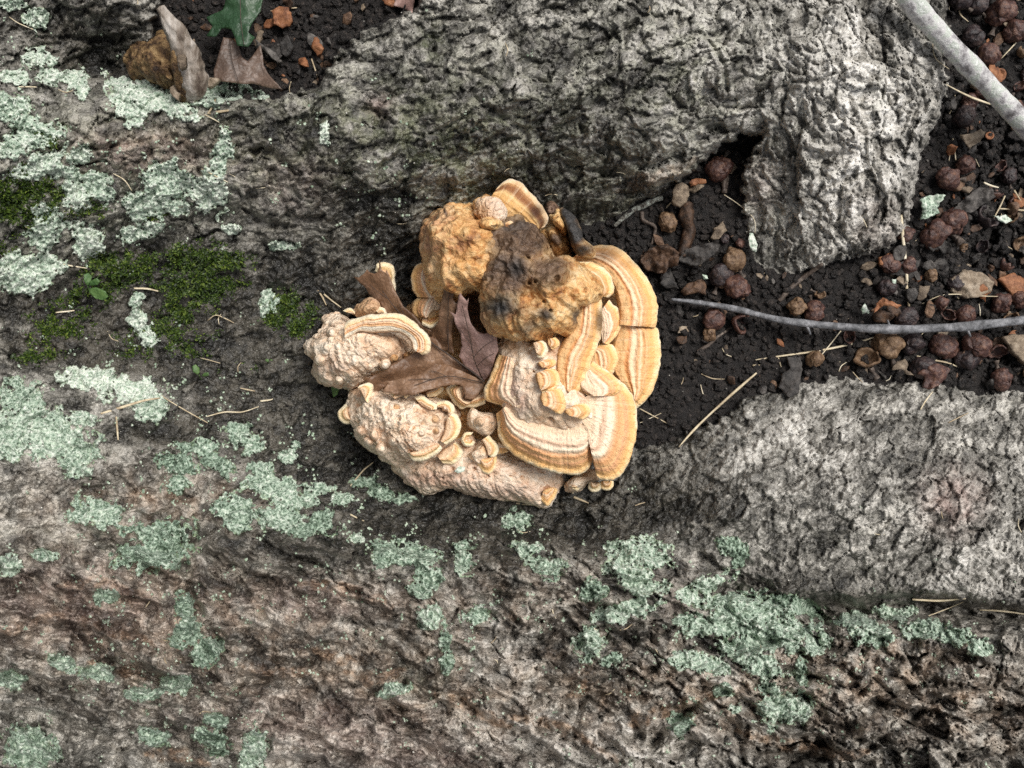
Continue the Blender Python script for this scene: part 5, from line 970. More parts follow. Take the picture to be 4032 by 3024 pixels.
have = [(q[0][0][0], q[0][0][1], q[1]) for q in ACL]; n = 0
for _try in range(4000):
    if n >= 34: break
    x, y, r = random.uniform(880, 1035), random.uniform(-5, 385), random.uniform(5, 10.5)
    if x < 640 + 60 or samp(soilm, x, y)[0] < .95 or any(math.hypot(x - a_, y - b_) < (r + c_) * .95 for a_, b_, c_ in have): continue
    have.append((x, y, r)); kd = random.choice(('red', 'dark', 'red', 'tan')); n += 1; br = n % 2 == 0
    if br: acorn(x, y, r, kd, 'broken open %s acorn cup in the crowded litter near the sticks' % {'red': 'reddish', 'dark': 'blackish', 'tan': 'tan'}[kd], None, 'acorn cups on the soil', broken=True)
    else: acorn(x, y, r, kd, {'red': 'plain reddish acorn cup in the crowded litter near the sticks', 'dark': 'plain blackish acorn cup in the crowded litter near the sticks', 'tan': 'plain tan acorn cup in the crowded litter near the sticks'}[kd], random.choice((None, random.uniform(0, 360))), 'acorn cups on the soil')

# ------------------------------------------------------------------ chips, shells, flakes with their own shape
def flatchip(pts, mat, label, z=.35, th=.0016, cat='chip', name='bark_chip', curl=.0015):
    ol = [(x, y, T(x, y) * 100 * .5 + T(sum(p[0] for p in pts) / len(pts), sum(p[1] for p in pts) / len(pts)) * 50 + z) for x, y in pts]
    o = sheet(name, ol, mat, None, th, 1.9, len(label), curl, jag=1.5); return tag(o, label, cat)
flatchip(qN([(945, 545), (1020, 550), (1028, 620), (1010, 740), (960, 770), (905, 710), (925, 640), (965, 610)]), M_CHIP['grey'], 'flat smooth dark grey bark chip with a bite at the silver root edge', .55)
flatchip(qN([(1830, 130), (1900, 85), (1990, 100), (2055, 150), (2040, 200), (1960, 230), (1900, 235), (1830, 200)]), M_CHIP['tan'], 'broad rough tan bark chip lying above the grey stick', .6, .004, curl=.003)
flatchip(qN([(2100, 440), (2150, 430), (2230, 430), (2260, 600), (2212, 580), (2150, 510)]), M_CHIP['tan'], 'splintered pale woody chip at the end of the grey stick', .8, .004)
flatchip(qN([(2080, 130), (2150, 100), (2220, 130), (2240, 260), (2180, 250), (2120, 180)]), M_CHIP['orange'], 'rusty orange bark chip above the splintered woody chip', .6, .003)
flatchip(qJ([(860, 500), (885, 350), (960, 350), (1010, 345), (960, 460), (900, 515)]), M_CHIP['tan'], 'small pale grey leaf fragment right of the upright straw', .7, .0006, 'leaf fragment', 'leaf_fragment')
flatchip(qJ([(380, 660), (420, 540), (490, 475), (560, 510), (690, 560), (640, 600), (590, 560), (500, 560), (430, 620)]), M_CHIP['orange'], 'curled reddish brown leaf fragment standing above the grey stick', 1.3, .0006, 'leaf fragment', 'leaf_fragment', .004)
flatchip(qJ([(370, 680), (450, 600), (600, 640), (610, 690), (540, 750), (420, 740)]), M_CHIP['brown'], 'ragged brown shell piece under the curled leaf fragment', .7, .002, 'shell', 'shell_piece', .003)
flatchip(qJ([(860, 1300), (960, 1230), (1060, 1190), (1160, 1210), (1220, 1260), (1170, 1360), (1100, 1430), (1000, 1480), (930, 1450), (960, 1350)]), M_ACORN['red'], 'torn purple-brown shell with ragged orange edge at the silver root', .8, .002, 'shell', 'shell_piece', .003)
flatchip(qJ([(580, 1260), (650, 1170), (730, 1140), (770, 1210), (740, 1260), (830, 1320), (760, 1320), (690, 1260)]), M_CHIP['tan'], 'curled honey-coloured leaf scrap near the tan acorn cup', .7, .0006, 'leaf fragment', 'leaf_fragment', .003)
flatchip(qJ([(540, 200), (640, 110), (760, 60), (900, 60), (860, 180), (800, 265), (720, 240), (620, 230)]), M_CHIP['grey'], 'flat dark leaf piece lying behind the upright straw', .4, .0008, 'leaf fragment', 'leaf_fragment')
flatchip(qI([(1050, 90), (1180, 70), (1270, 20), (1330, 60), (1270, 160), (1160, 230), (1100, 160)]), M_CHIP['tan'], 'pale curled leaf fragment with pointed corner beside the pale stick', 1.0, .0007, 'leaf fragment', 'leaf_fragment', .003)
flatchip(qI([(960, 910), (1100, 780), (1240, 660), (1400, 660), (1430, 760), (1300, 850), (1160, 940)]), M_CHIP['grey'], 'dark crumpled leaf piece with one white speck', .9, .0008, 'leaf fragment', 'leaf_fragment', .004)
flatchip(qI([(610, 790), (740, 740), (800, 730), (900, 740), (840, 830), (800, 880), (830, 930), (740, 980), (620, 1010), (650, 890), (640, 830)]), M_LICH, 'ragged mint and black lichen scrap above the stalked acorn pair', .8, .0008, 'lichen', 'lichen_scrap', .003)
flatchip(qG([(1240, 420), (1280, 350), (1350, 330), (1410, 370), (1430, 440), (1390, 540), (1320, 590), (1240, 560), (1240, 490)]), M_CHIP['tan'], 'half round tan acorn shell with cracks under the upper root', 1.2, .002, 'shell', 'shell_piece', .002)
flatchip(qG([(1290, 1170), (1390, 1060), (1500, 1020), (1640, 980), (1760, 1000), (1700, 1110), (1560, 1210), (1480, 1230), (1380, 1200)]), M_CHIP['grey'], 'fan-shaped dark bark slab right of the fungus', .7, .004, curl=.004)
flatchip(qG([(900, 1130), (1010, 1030), (1180, 1000), (1330, 1100), (1290, 1220), (1200, 1250), (1150, 1320), (960, 1280), (900, 1200)]), M_CHIP['brown'], 'crumbly dark brown bark lump against the upper banded shelf', .6, .005, curl=.006)
flatchip(qG([(1320, 1510), (1420, 1420), (1560, 1380), (1610, 1440), (1600, 1540), (1480, 1530), (1370, 1560)]), M_CHIP['brown'], 'wavy brown bark flake between the fungus and the acorn trio', .6, .003, curl=.004)
flatchip(qG([(1110, 1300), (1220, 1260), (1260, 1400), (1310, 1480), (1180, 1480), (1110, 1430)]), M_CHIP['grey'], 'grey cracked bark flake close to the fungus edge', .5, .003, curl=.004)
flatchip(qG([(1420, 320), (1480, 280), (1600, 290), (1610, 330), (1500, 350), (1440, 370)]), M_CHIP['orange'], 'small orange-brown bark splinter beside the half round shell', .6, .002)
flatchip(qG([(1660, 940), (1700, 820), (1790, 740), (1830, 850), (1740, 940)]), M_CHIP['tan'], 'angular tan-edged bark chip above the fan-shaped slab', .6, .003)
flatchip(qK([(1755, 70), (1800, 40), (1860, 45), (1885, 110), (1870, 165), (1820, 182), (1765, 150)]), M_CHIP['orange'], 'rounded salmon-coloured leaf scrap near the green oak leaf', .7, .0015, 'leaf fragment', 'leaf_fragment')
flatchip(qK([(1640, 250), (1700, 290), (1760, 330), (1820, 390), (1790, 400), (1720, 340), (1660, 300)]), M_CHIP['grey'], 'dark splinter right of the two-lobed brown leaf', .8, .003, curl=.003)
flatchip(qK([(1810, 270), (1860, 230), (1890, 300), (1850, 370), (1815, 340)]), M_CHIP['grey'], 'grey-brown wood flake in the upper soil pocket', .6, .003)
flatchip(qG([(2070, 870), (2110, 880), (2140, 930), (2165, 1010), (2150, 1090), (2110, 1080), (2070, 1000)]), M_LICH, 'dangling mint lichen flake on a thin stem at the silver lobe', .6, .0008, 'lichen', 'lichen_scrap')
for nm_, pts_, lb_ in (('a', qJ([(245, 600), (290, 540), (330, 590), (340, 650), (270, 650)]), 'mint lichen crumb left of the curled leaf fragment'), ('b', qJ([(585, 270), (640, 280), (640, 320), (600, 330)]), 'tiny mint lichen crumb beside the upright straw'), ('c', qG([(1555, 1330), (1610, 1330), (1620, 1380), (1580, 1380)]), 'tiny mint lichen crumb left of the acorn trio'), ('d', qI([(1420, 970), (1540, 960), (1620, 1010), (1560, 1060), (1480, 1010)]), 'mint lichen crumb right of the dark cracked acorn cup'), ('e', qE([(1350, 1040), (1400, 985), (1470, 990), (1460, 1040), (1390, 1060)]), 'mint lichen crumb stuck on the lower crust of the fungus')):
    if nm_ == 'e': o = sheet('lichen_scrap', [(x, y, 3.15) for x, y in pts_], M_LICH, None, .0006, 2, 4, .002); tag(o, lb_, 'lichen')
    else: flatchip(pts_, M_LICH, lb_, .6, .0008, 'lichen', 'lichen_scrap', .002)

# random bark chips over the soil
def in_soil(x, y): return samp(soilm, x, y)[0] > .8
FUNG = qF([(60, 860), (300, 450), (640, 380), (640, 200), (1000, 60), (1340, 220), (1500, 380), (1700, 620), (1720, 900), (1600, 1140), (1500, 1520), (1200, 1590), (560, 1500), (210, 1170)])
def chip_me(seed):
    bm = bmesh.new(); bmesh.ops.create_icosphere(bm, subdivisions=1, radius=1)
    r_ = random.Random(seed)
    for v in bm.verts: v.co = Vector((v.co.x * r_.uniform(.7, 1.3), v.co.y * r_.uniform(.4, .75), v.co.z * r_.uniform(.2, .38)))
    me = bpy.data.meshes.new('bark_chip'); bm.to_mesh(me); bm.free(); return me
CH = []
for k in range(8):
    me = chip_me(k); me.materials.append(M_CHIP[('brown', 'grey', 'tan', 'brown', 'grey', 'brown', 'orange', 'tan')[k]]); CH.append(me)
n = 0
while n < 270:
    if random.random() < .78: x, y = random.uniform(600, 1050), random.uniform(-20, 400)
    else: x, y = random.uniform(150, 420), random.uniform(-20, 95)
    if not in_soil(x, y) or inside(FUNG, np.array([x]), np.array([y]))[0]: continue
    if random.random() > (.35 + .65 * min(1, max(0, (x - 600) / 350)) if x > 500 else .6): continue
    o = bpy.data.objects.new('bark_chip', CH[random.randrange(8)]); COL.objects.link(o)
    s_ = random.choice((2.2, 2.8, 3.4, 4.5, 6.5, 8.0)) * S * random.uniform(.8, 1.3); z = T(x, y)
    o.location = at(x, y, z + s_ * .2); o.scale = (s_, s_, s_); o.rotation_euler = (random.uniform(-.5, .5), random.uniform(-.5, .5), random.uniform(0, 6.28))
    kd = o.data.materials[0].name[5:]; wh = 'among the acorn cups' if x > 850 else ('in the soil pocket by the branch stub' if x < 500 else 'on the black soil beside the fungus')
    tag(o, 'small %s bark crumb %s' % ({'brown': 'dark brown', 'grey': 'blackish grey', 'tan': 'light tan', 'orange': 'rusty orange'}[kd], wh), 'bark chip', 'bark chips on the soil'); n += 1

# ragged leaf and husk pieces strewn through the litter
n = 0
while n < 64:
    x, y = (random.uniform(860, 1045), random.uniform(-10, 385)) if random.random() < .72 else ((random.uniform(640, 860), random.uniform(170, 390)) if random.random() < .6 else (random.uniform(260, 420), random.uniform(-10, 70)))
    if not in_soil(x, y) or inside(FUNG, np.array([x]), np.array([y]))[0]: continue
    k = random.randint(6, 9); r_ = random.uniform(4, 11); a0 = random.uniform(0, 6.28); el = random.uniform(.45, .9); tz = random.uniform(-.4, .4); ro = random.uniform(0, 3.14); ol = []
    for j in range(k):
        a_ = a0 + j * 6.2832 / k; q = r_ * random.uniform(.6, 1.15); dx, dy = q * math.cos(a_), q * math.sin(a_) * el
        ol.append((x + dx * math.cos(ro) - dy * math.sin(ro), y + dx * math.sin(ro) + dy * math.cos(ro), T(x, y) * 100 + .42 + tz * dx / r_ * .8 + random.uniform(-.1, .1)))
    kd = random.choice(('brown', 'brown', 'grey', 'orange', 'tan', 'brown', 'grey'))
    o = sheet('leaf_fragment', ol, M_CHIP[kd], None, random.choice((.0005, .001, .002)), 1.9, n + 300, .0028, jag=1.3)
    wh = 'among the acorn cups' if x > 850 else ('in the soil pocket by the branch stub' if x < 500 else 'on the black soil beside the fungus')
    tag(o, 'ragged curled %s leaf fragment %s' % ({'brown': 'dark brown', 'grey': 'blackish', 'tan': 'light tan', 'orange': 'rusty'}[kd], wh), 'leaf fragment', 'leaf fragments in the litter'); n += 1

# ------------------------------------------------------------------ straws
def straw(pts, r, label, group=None, lift=.0006, rough=.25, z=None):
    zz0 = [(x, y, max(T(x, y), 0) + lift if z is None else z) for x, y in pts]
    hi = max(p[2] for p in zz0)
    if z is None: zz0 = [(x, y, .45 * hi + .55 * q) for x, y, q in zz0]
    return tag(tube('straw', zz0, r, M_STRAW, None, 6, int(pts[0][0] * 7) % 97, rough, .6, 4), label, 'straw', group)
SL = [(qN([(370, 1030), (440, 950), (520, 870), (640, 760), (720, 690), (785, 635)]), [.5, 1.4, 1.0, 1.3, 1.5, .9], 'long pale dry grass blade lying on the silver root'),
      (qN([(780, 565), (950, 540), (1100, 520), (1250, 490), (1350, 465), (1435, 437)]), [.6, .9, 1.0, 1.2, 1.1, .5], 'long cream straw running under the grey stick to a tan acorn cup'),
      (qJ([(720, -20), (735, 200), (750, 400), (770, 560), (790, 680)]), [1.3, 1.5, 1.5, 1.4, 1.0], 'lower end of a stout straw standing beside a pale leaf fragment'),
      (qI([(410, 960), (425, 1150), (445, 1350), (462, 1500), (475, 1680)]), [1.5, 1.7, 1.7, 1.6, 1.5], 'stout pale straw standing beside the stalked acorn pair'),
      (qN([(765, 595), (830, 597), (885, 592)]), [1.0, 1.3, .8], 'short flat straw left of the grey bark chip'),
      (qN([(900, 550), (912, 590), (925, 635)]), [.5, .6, .4], 'thin bent straw beside the grey bark chip'),
      (qN([(1130, 540), (1180, 480), (1235, 410)]), [.5, .6, .5], 'thin straw crossing the long cream straw'),
      (qN([(1640, 545), (1720, 565), (1800, 580), (1865, 605)]), [.8, .9, .9, .6], 'brown straw lying on the red acorn cups'),
      (qN([(160, 825), (230, 862), (315, 908)]), [.6, .7, .4], 'thin pale straw beside the edge of the wide shelf'),
      (qN([(155, 905), (210, 880), (275, 850)]), [.35, .4, .3], 'very thin straw crossing another next to the wide shelf'),
      (qN([(1660, 830), (1690, 780), (1725, 735)]), [.7, .8, .5], 'short grey straw at the foot of the torn shell'),
      (qN([(1810, 900), (1860, 875), (1915, 848)]), [.5, .6, .4], 'fine straw on the rough right end of the silver root'),
      (qN([(490, 640), (550, 665), (615, 668)]), [.4, .6, .4], 'short forked straw on soil near the fungus'),
      (qN([(1660, 270), (1760, 225), (1850, 215), (2000, 225), (2130, 228)]), [.5, .6, .6, .5, .4], 'long thin straw passing the broad tan chip'),
      (qG([(1110, 670), (1180, 590), (1250, 520)]), [.6, .8, .7], 'short straw leaning on the half round shell'),
      (qG([(1800, 460), (1950, 560), (2100, 690), (2140, 780), (2135, 880)]), [.4, .45, .4, .35], 'thin wiry stem leading to the dangling lichen flake'),
      (qH([(750, 450), (770, 600), (820, 670), (930, 750)]), [.5, .6, .6, .4], 'thin bent straw hanging at the edge of the silver lobe'),
      (qH([(900, 920), (1050, 1000), (1200, 1070), (1400, 1140)]), [.6, .9, 1.2, .8], 'straw slipping under the thick pale stick'),
      (qH([(1040, 40), (1050, 150), (1140, 235)]), [.7, .8, .4], 'bent straw near the top of the thick pale stick'),
      (qH([(1500, 635), (1600, 530), (1700, 420)]), [.5, .7, .6], 'greenish straw behind the thick pale stick'),
      (qH([(920, 1280), (980, 1120), (1000, 1020)]), [.6, .6, .4], 'upright straw crossing near a smooth dark acorn'),
      (qI([(960, 60), (985, 200), (1005, 360)]), [.5, .8, .6], 'straw pointing at the small brown acorn cup'),
      (qI([(930, 370), (950, 240), (960, 120)]), [.4, .5, .4], 'thin straw forming a narrow V above the small brown cup'),
      (qI([(1310, 605), (1390, 640), (1470, 660)]), [1.0, 1.2, .6], 'stubby cream straw piece in the acorn litter'),
      (qI([(1640, 690), (1690, 770), (1740, 850)]), [1.0, .8, .5], 'pale straw with green lichen knob'),
      (qI([(1420, 990), (1480, 880), (1540, 750)]), [.6, .8, .8], 'dark straw lying across the right litter'),
      (qI([(1480, 890), (1600, 895), (1760, 910)]), [.8, .9, .9], 'tan straw crossing the dark one in the right litter'),
      (qP([(1730, 385), (1850, 390), (1960, 380)]), [.9, 1.2, .7], 'greenish straw lodged in the crevice of the lower root'),
      (qP([(2020, 430), (2120, 435), (2230, 450)]), [.8, 1.0, .8], 'tan straw at the far end of the crevice'),
      (qP([(1800, 455), (1880, 425), (1950, 395)]), [.4, .5, .4], 'thin straw crossing the greenish one in the crevice'),
      (qL([(650, 1030), (800, 985), (930, 945), (1030, 930)]), [1.0, 1.3, 1.1, .8], 'thick pale straw lying on the left lichen patch'),
      (qL([(960, 850), (1050, 920), (1180, 1000), (1340, 1090)]), [.5, .6, .6, .5], 'thin brown straw beside the left lichen patch'),
      (qL([(750, 1050), (755, 1120), (762, 1200)]), [.9, 1.0, .7], 'short upright straw below the thick pale straw'),
      (qL([(1330, 1050), (1450, 1020), (1560, 1020), (1670, 985)]), [.6, .8, .7, .4], 'brown wiry straw in the dark trough'),
      (qL([(865, 222), (950, 225), (1020, 240)]), [.9, 1.0, .6], 'pale straw lying on the moss beside the seedling'),
      (qL([(360, 378), (420, 372), (480, 365)]), [.7, .8, .6], 'short straw on moss left of the seedling'),
      (qL([(370, 62), (450, 75), (560, 92)]), [.7, .7, .4], 'thin straw above the seedling'),
      (qL([(1340, 430), (1390, 395), (1450, 415), (1510, 445)]), [.5, .6, .6, .4], 'curved brown straw between moss patches'),
      (qL([(2090, 260), (2140, 300), (2200, 345)]), [.9, .8, .6], 'white straw next to the left cluster of the fungus'),
      (qL([(2050, 235), (2080, 280), (2105, 330)]), [.8, .9, .5], 'short tan straw between moss and the fungus left cluster'),
      (qL([(1290, 670), (1350, 685), (1420, 705)]), [.4, .5, .4], 'fine grey straw in the dark moss'),
      (qL([(1550, 865), (1590, 875), (1645, 885)]), [.6, .8, .5], 'short straw in the dark trough left of the fungus'),
      (qL([(1680, 950), (1740, 942), (1760, 935)]), [.9, .9, .5], 'stubby tan straw in the dark trough'),
      (qE([(220, 1200), (300, 1100), (370, 1020), (470, 940)]), [.7, .8, .7, .4], 'thin straw in shadow below the lower left dome'),
      (qE([(220, 1510), (290, 1545), (370, 1580)]), [1.0, .8, .4], 'pale splinter under the mint lichens'),
      (qK([(1340, 735), (1370, 690), (1390, 640)]), [.9, 1.0, .6], 'pale straw standing on the lichen under the brown leaf'),
      (qK([(1350, 735), (1410, 722), (1475, 712)]), [.8, 1.2, 1.0], 'short flat straw next to the lichen under the brown leaf'),
      (qK([(1320, 740), (1370, 765), (1415, 790)]), [.5, .6, .4], 'thin straw crossing two others under the brown leaf'),
      (qK([(1720, 75), (1800, 62), (1915, 50)]), [.6, .7, .6], 'fine straw lying across the salmon leaf scrap'),
      (qK([(730, 1120), (800, 1160), (850, 1230)]), [.5, .6, .4], 'thin straw beside the large pale lichens'),
      (qK([(1300, 1090), (1380, 1130), (1470, 1175)]), [.5, .5, .4], 'thin straw over the small upright lichen'),
      (qK([(2010, 380), (2030, 440), (2050, 500)]), [.8, .8, .5], 'short straw in the upper soil pocket'),
      (qK([(120, 560), (180, 560), (235, 562)]), [.5, .6, .5], 'small straw on the upper left bark'),
      (qK([(1140, 1335), (1180, 1332), (1228, 1326)]), [.6, .7, .5], 'small straw below the large pale lichens'),
      (qK([(60, 110), (120, 150), (215, 190)]), [.4, .5, .4], 'fine brown straw at the upper left lichen'),
      (qC([(840, 1540), (845, 1470), (850, 1400)]), [1.0, 1.1, 1.0], 'dark olive stem rising below the wide shelf'),
      (qC([(850, 1570), (900, 1590), (970, 1620)]), [1.2, 1.3, .5], 'small tan leaf blade sliver under the wide shelf'),
      (qC([(380, 1620), (440, 1628), (520, 1636)]), [.7, .8, .5], 'pale sliver below the greyish crust'),
      (qC([(1350, 1640), (1390, 1625), (1430, 1615)]), [.5, .6, .4], 'short straw on black bark below the wide shelf')]
for p, r, lb_ in SL: straw(p, r, lb_, 'dry straws')
# fine scattered straws one can only tell apart by place
for k in range(60):
    while True:
        x, y = random.uniform(0, 1024), random.uniform(0, 768)
        if not inside(FUNG, np.array([x]), np.array([y]))[0] and (in_soil(x, y) or random.random() < .3): break
    a_ = random.uniform(0, 6.28); l_ = random.uniform(5, 15); b_ = a_ + random.uniform(-.4, .4)
    straw([(x, y), (x + l_ * .5 * math.cos(a_), y + l_ * .5 * math.sin(a_)), (x + l_ * math.cos(b_), y + l_ * math.sin(b_))], [.35, .5, .3], 'tiny dry straw bit scattered on bark or soil', 'tiny scattered straw bits')

# ------------------------------------------------------------------ seedlings
def seedling(leaves, stem, label):
    x, y = stem[0]; e = empty('seedling', at(x, y, T(x, y))); tag(e, label, 'seedling')
    z0 = max(T(*p) for p in stem) + .006
    tube('stem', [(p[0], p[1], T(*stem[0]) + (z0 - T(*stem[0])) * i / (len(stem) - 1)) for i, p in enumerate(stem)], [.7, .5], M_SEED, e, 6)
    for i, ol in enumerate(leaves): sheet('leaf', [(a, b, z0 * 100 + .1 * i + .15 * math.sin(j)) for j, (a, b) in enumerate(ol)], M_SEED, e, .0003, 1.6, 40 + i, .0006)
seedling([qL([(562, 205), (540, 170), (542, 130), (570, 122), (592, 145), (585, 180)]), qL([(570, 205), (590, 170), (625, 155), (645, 175), (630, 200), (600, 203)]), qL([(568, 222), (620, 215), (680, 240), (698, 275), (670, 298), (620, 290), (580, 255)])], qL([(600, 260), (580, 230), (566, 210)]), 'small green seedling with three oval leaves growing in the moss')
seedling([qL([(1275, 780), (1245, 760), (1240, 725), (1262, 712), (1285, 735), (1288, 765)]), qL([(1300, 785), (1320, 765), (1345, 765), (1345, 785), (1320, 792)])], qL([(1300, 810), (1290, 795), (1285, 782)]), 'tiny green seedling with two leaves in the dark trough')
seedling([qL([(1710, 690), (1715, 675), (1735, 680), (1730, 698)]), qL([(1735, 685), (1750, 678), (1760, 690)])], qL([(1730, 700), (1735, 692)]), 'minute sprout in the dark trough beside the left cluster')
seedling([qL([(2130, 840), (2160, 830), (2190, 870), (2175, 910), (2150, 925), (2140, 880)])], qL([(2130, 850), (2140, 845)]), 'single dull green leaf sticking out under the left cluster')

# ------------------------------------------------------------------ lichen
def lichen(blob_list, label, group='lichen patches on the bark', th=1.0, thr=0.0, seed=0, parent=None, fringe=.55):
    """blob_list in frame-Q units (cx, cy, rx, ry[, deg])"""
    bl_ = [(b[0] * .46293, b[1] * .46293, b[2] * .46293 * (.95 if b[0] < 260 and b[1] < 650 else 1.08), b[3] * .46293 * (.95 if b[0] < 260 and b[1] < 650 else 1.08), math.radians(b[4]) if len(b) > 4 else 0) for b in blob_list]
    x0 = min(b[0] - 1.5 * max(b[2], b[3]) for b in bl_); x1 = max(b[0] + 1.5 * max(b[2], b[3]) for b in bl_)
    y0 = min(b[1] - 1.5 * max(b[2], b[3]) for b in bl_); y1 = max(b[1] + 1.5 * max(b[2], b[3]) for b in bl_)
    st = .8 if (x1 - x0) * (y1 - y0) < 9000 else 1.0
    X, Y = np.meshgrid(np.arange(x0, x1, st), np.arange(y0, y1, st)); X = X.astype(np.float32); Y = Y.astype(np.float32)
    m = np.full(X.shape, -9, np.float32)
    for cx, cy, rx, ry, a_ in bl_:
        dx, dy = X - cx, Y - cy; u = (dx * math.cos(a_) + dy * math.sin(a_)) / rx; v = (-dx * math.sin(a_) + dy * math.cos(a_)) / ry
        m = np.maximum(m, 1 - np.sqrt(u * u + v * v))
    wx_ = X + 1.6 * perlin(X / 5, Y / 5, 3000); wy_ = Y + 1.6 * perlin(X / 5 + 7, Y / 5, 3001)
    f1, f2, cr, tl = worley(wx_ / 4.6, wy_ / 4.6, 3010)
    g1, g2, gr, _ = worley(wx_ / 9.5, wy_ / 9.5, 3040)
    mm = m + fringe * (gr - .55) + .38 * (cr - .5) + .30 * fbm(X / 18, Y / 18, 3020, 2) + .12 - .30 * np.clip(f1 - .55, 0, 1)
    if max(max(b[2], b[3]) for b in bl_) < 11: thr = thr - .08; mm = mm + .35 * perlin(X / 4.2, Y / 4.2, 3070)
    holes = perlin(X / 3.4, Y / 3.4, 3060) + .6 * perlin(X / 1.7, Y / 1.7, 3061)
    mm = mm + .08 - .5 * sstep(.25, .75, holes) * (1 - .5 * sstep(.3, .7, m))
    keep = mm > thr
    hgt = (th * (.25 + .75 * sstep(0, .30, mm - thr)) + 1.0 * np.sqrt(np.clip(1 - (f1 / .8) ** 2, 0, 1)) * (.3 + cr) + .75 * perlin(X / 2.0, Y / 2.0, 3030) + .5 * tl - .5 * np.exp(-((f2 - f1) / .12) ** 2)) * .001
    zb_ = samp(Z, X.ravel(), Y.ravel()).reshape(X.shape)
    Zl = zb_ + np.maximum(hgt, .0002)
    Zl = np.where(mm - thr < .06, zb_ - .0003 + .0008 * sstep(0, .06, mm - thr), Zl)
    F = grid_faces(*X.shape)[:, ::-1]; kf = keep.ravel()[F].sum(1) >= 3; F = F[kf]
    if len(F) < 6: return None
    ids, inv = np.unique(F, return_inverse=True)
    P = np.stack(at(X, Y, Zl), -1).reshape(-1, 3)[ids]
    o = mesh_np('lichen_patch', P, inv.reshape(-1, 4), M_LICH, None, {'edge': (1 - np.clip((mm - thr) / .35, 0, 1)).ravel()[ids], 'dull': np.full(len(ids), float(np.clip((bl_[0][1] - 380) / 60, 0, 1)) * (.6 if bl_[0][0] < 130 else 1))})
    tag(o, label, 'lichen', group); return o
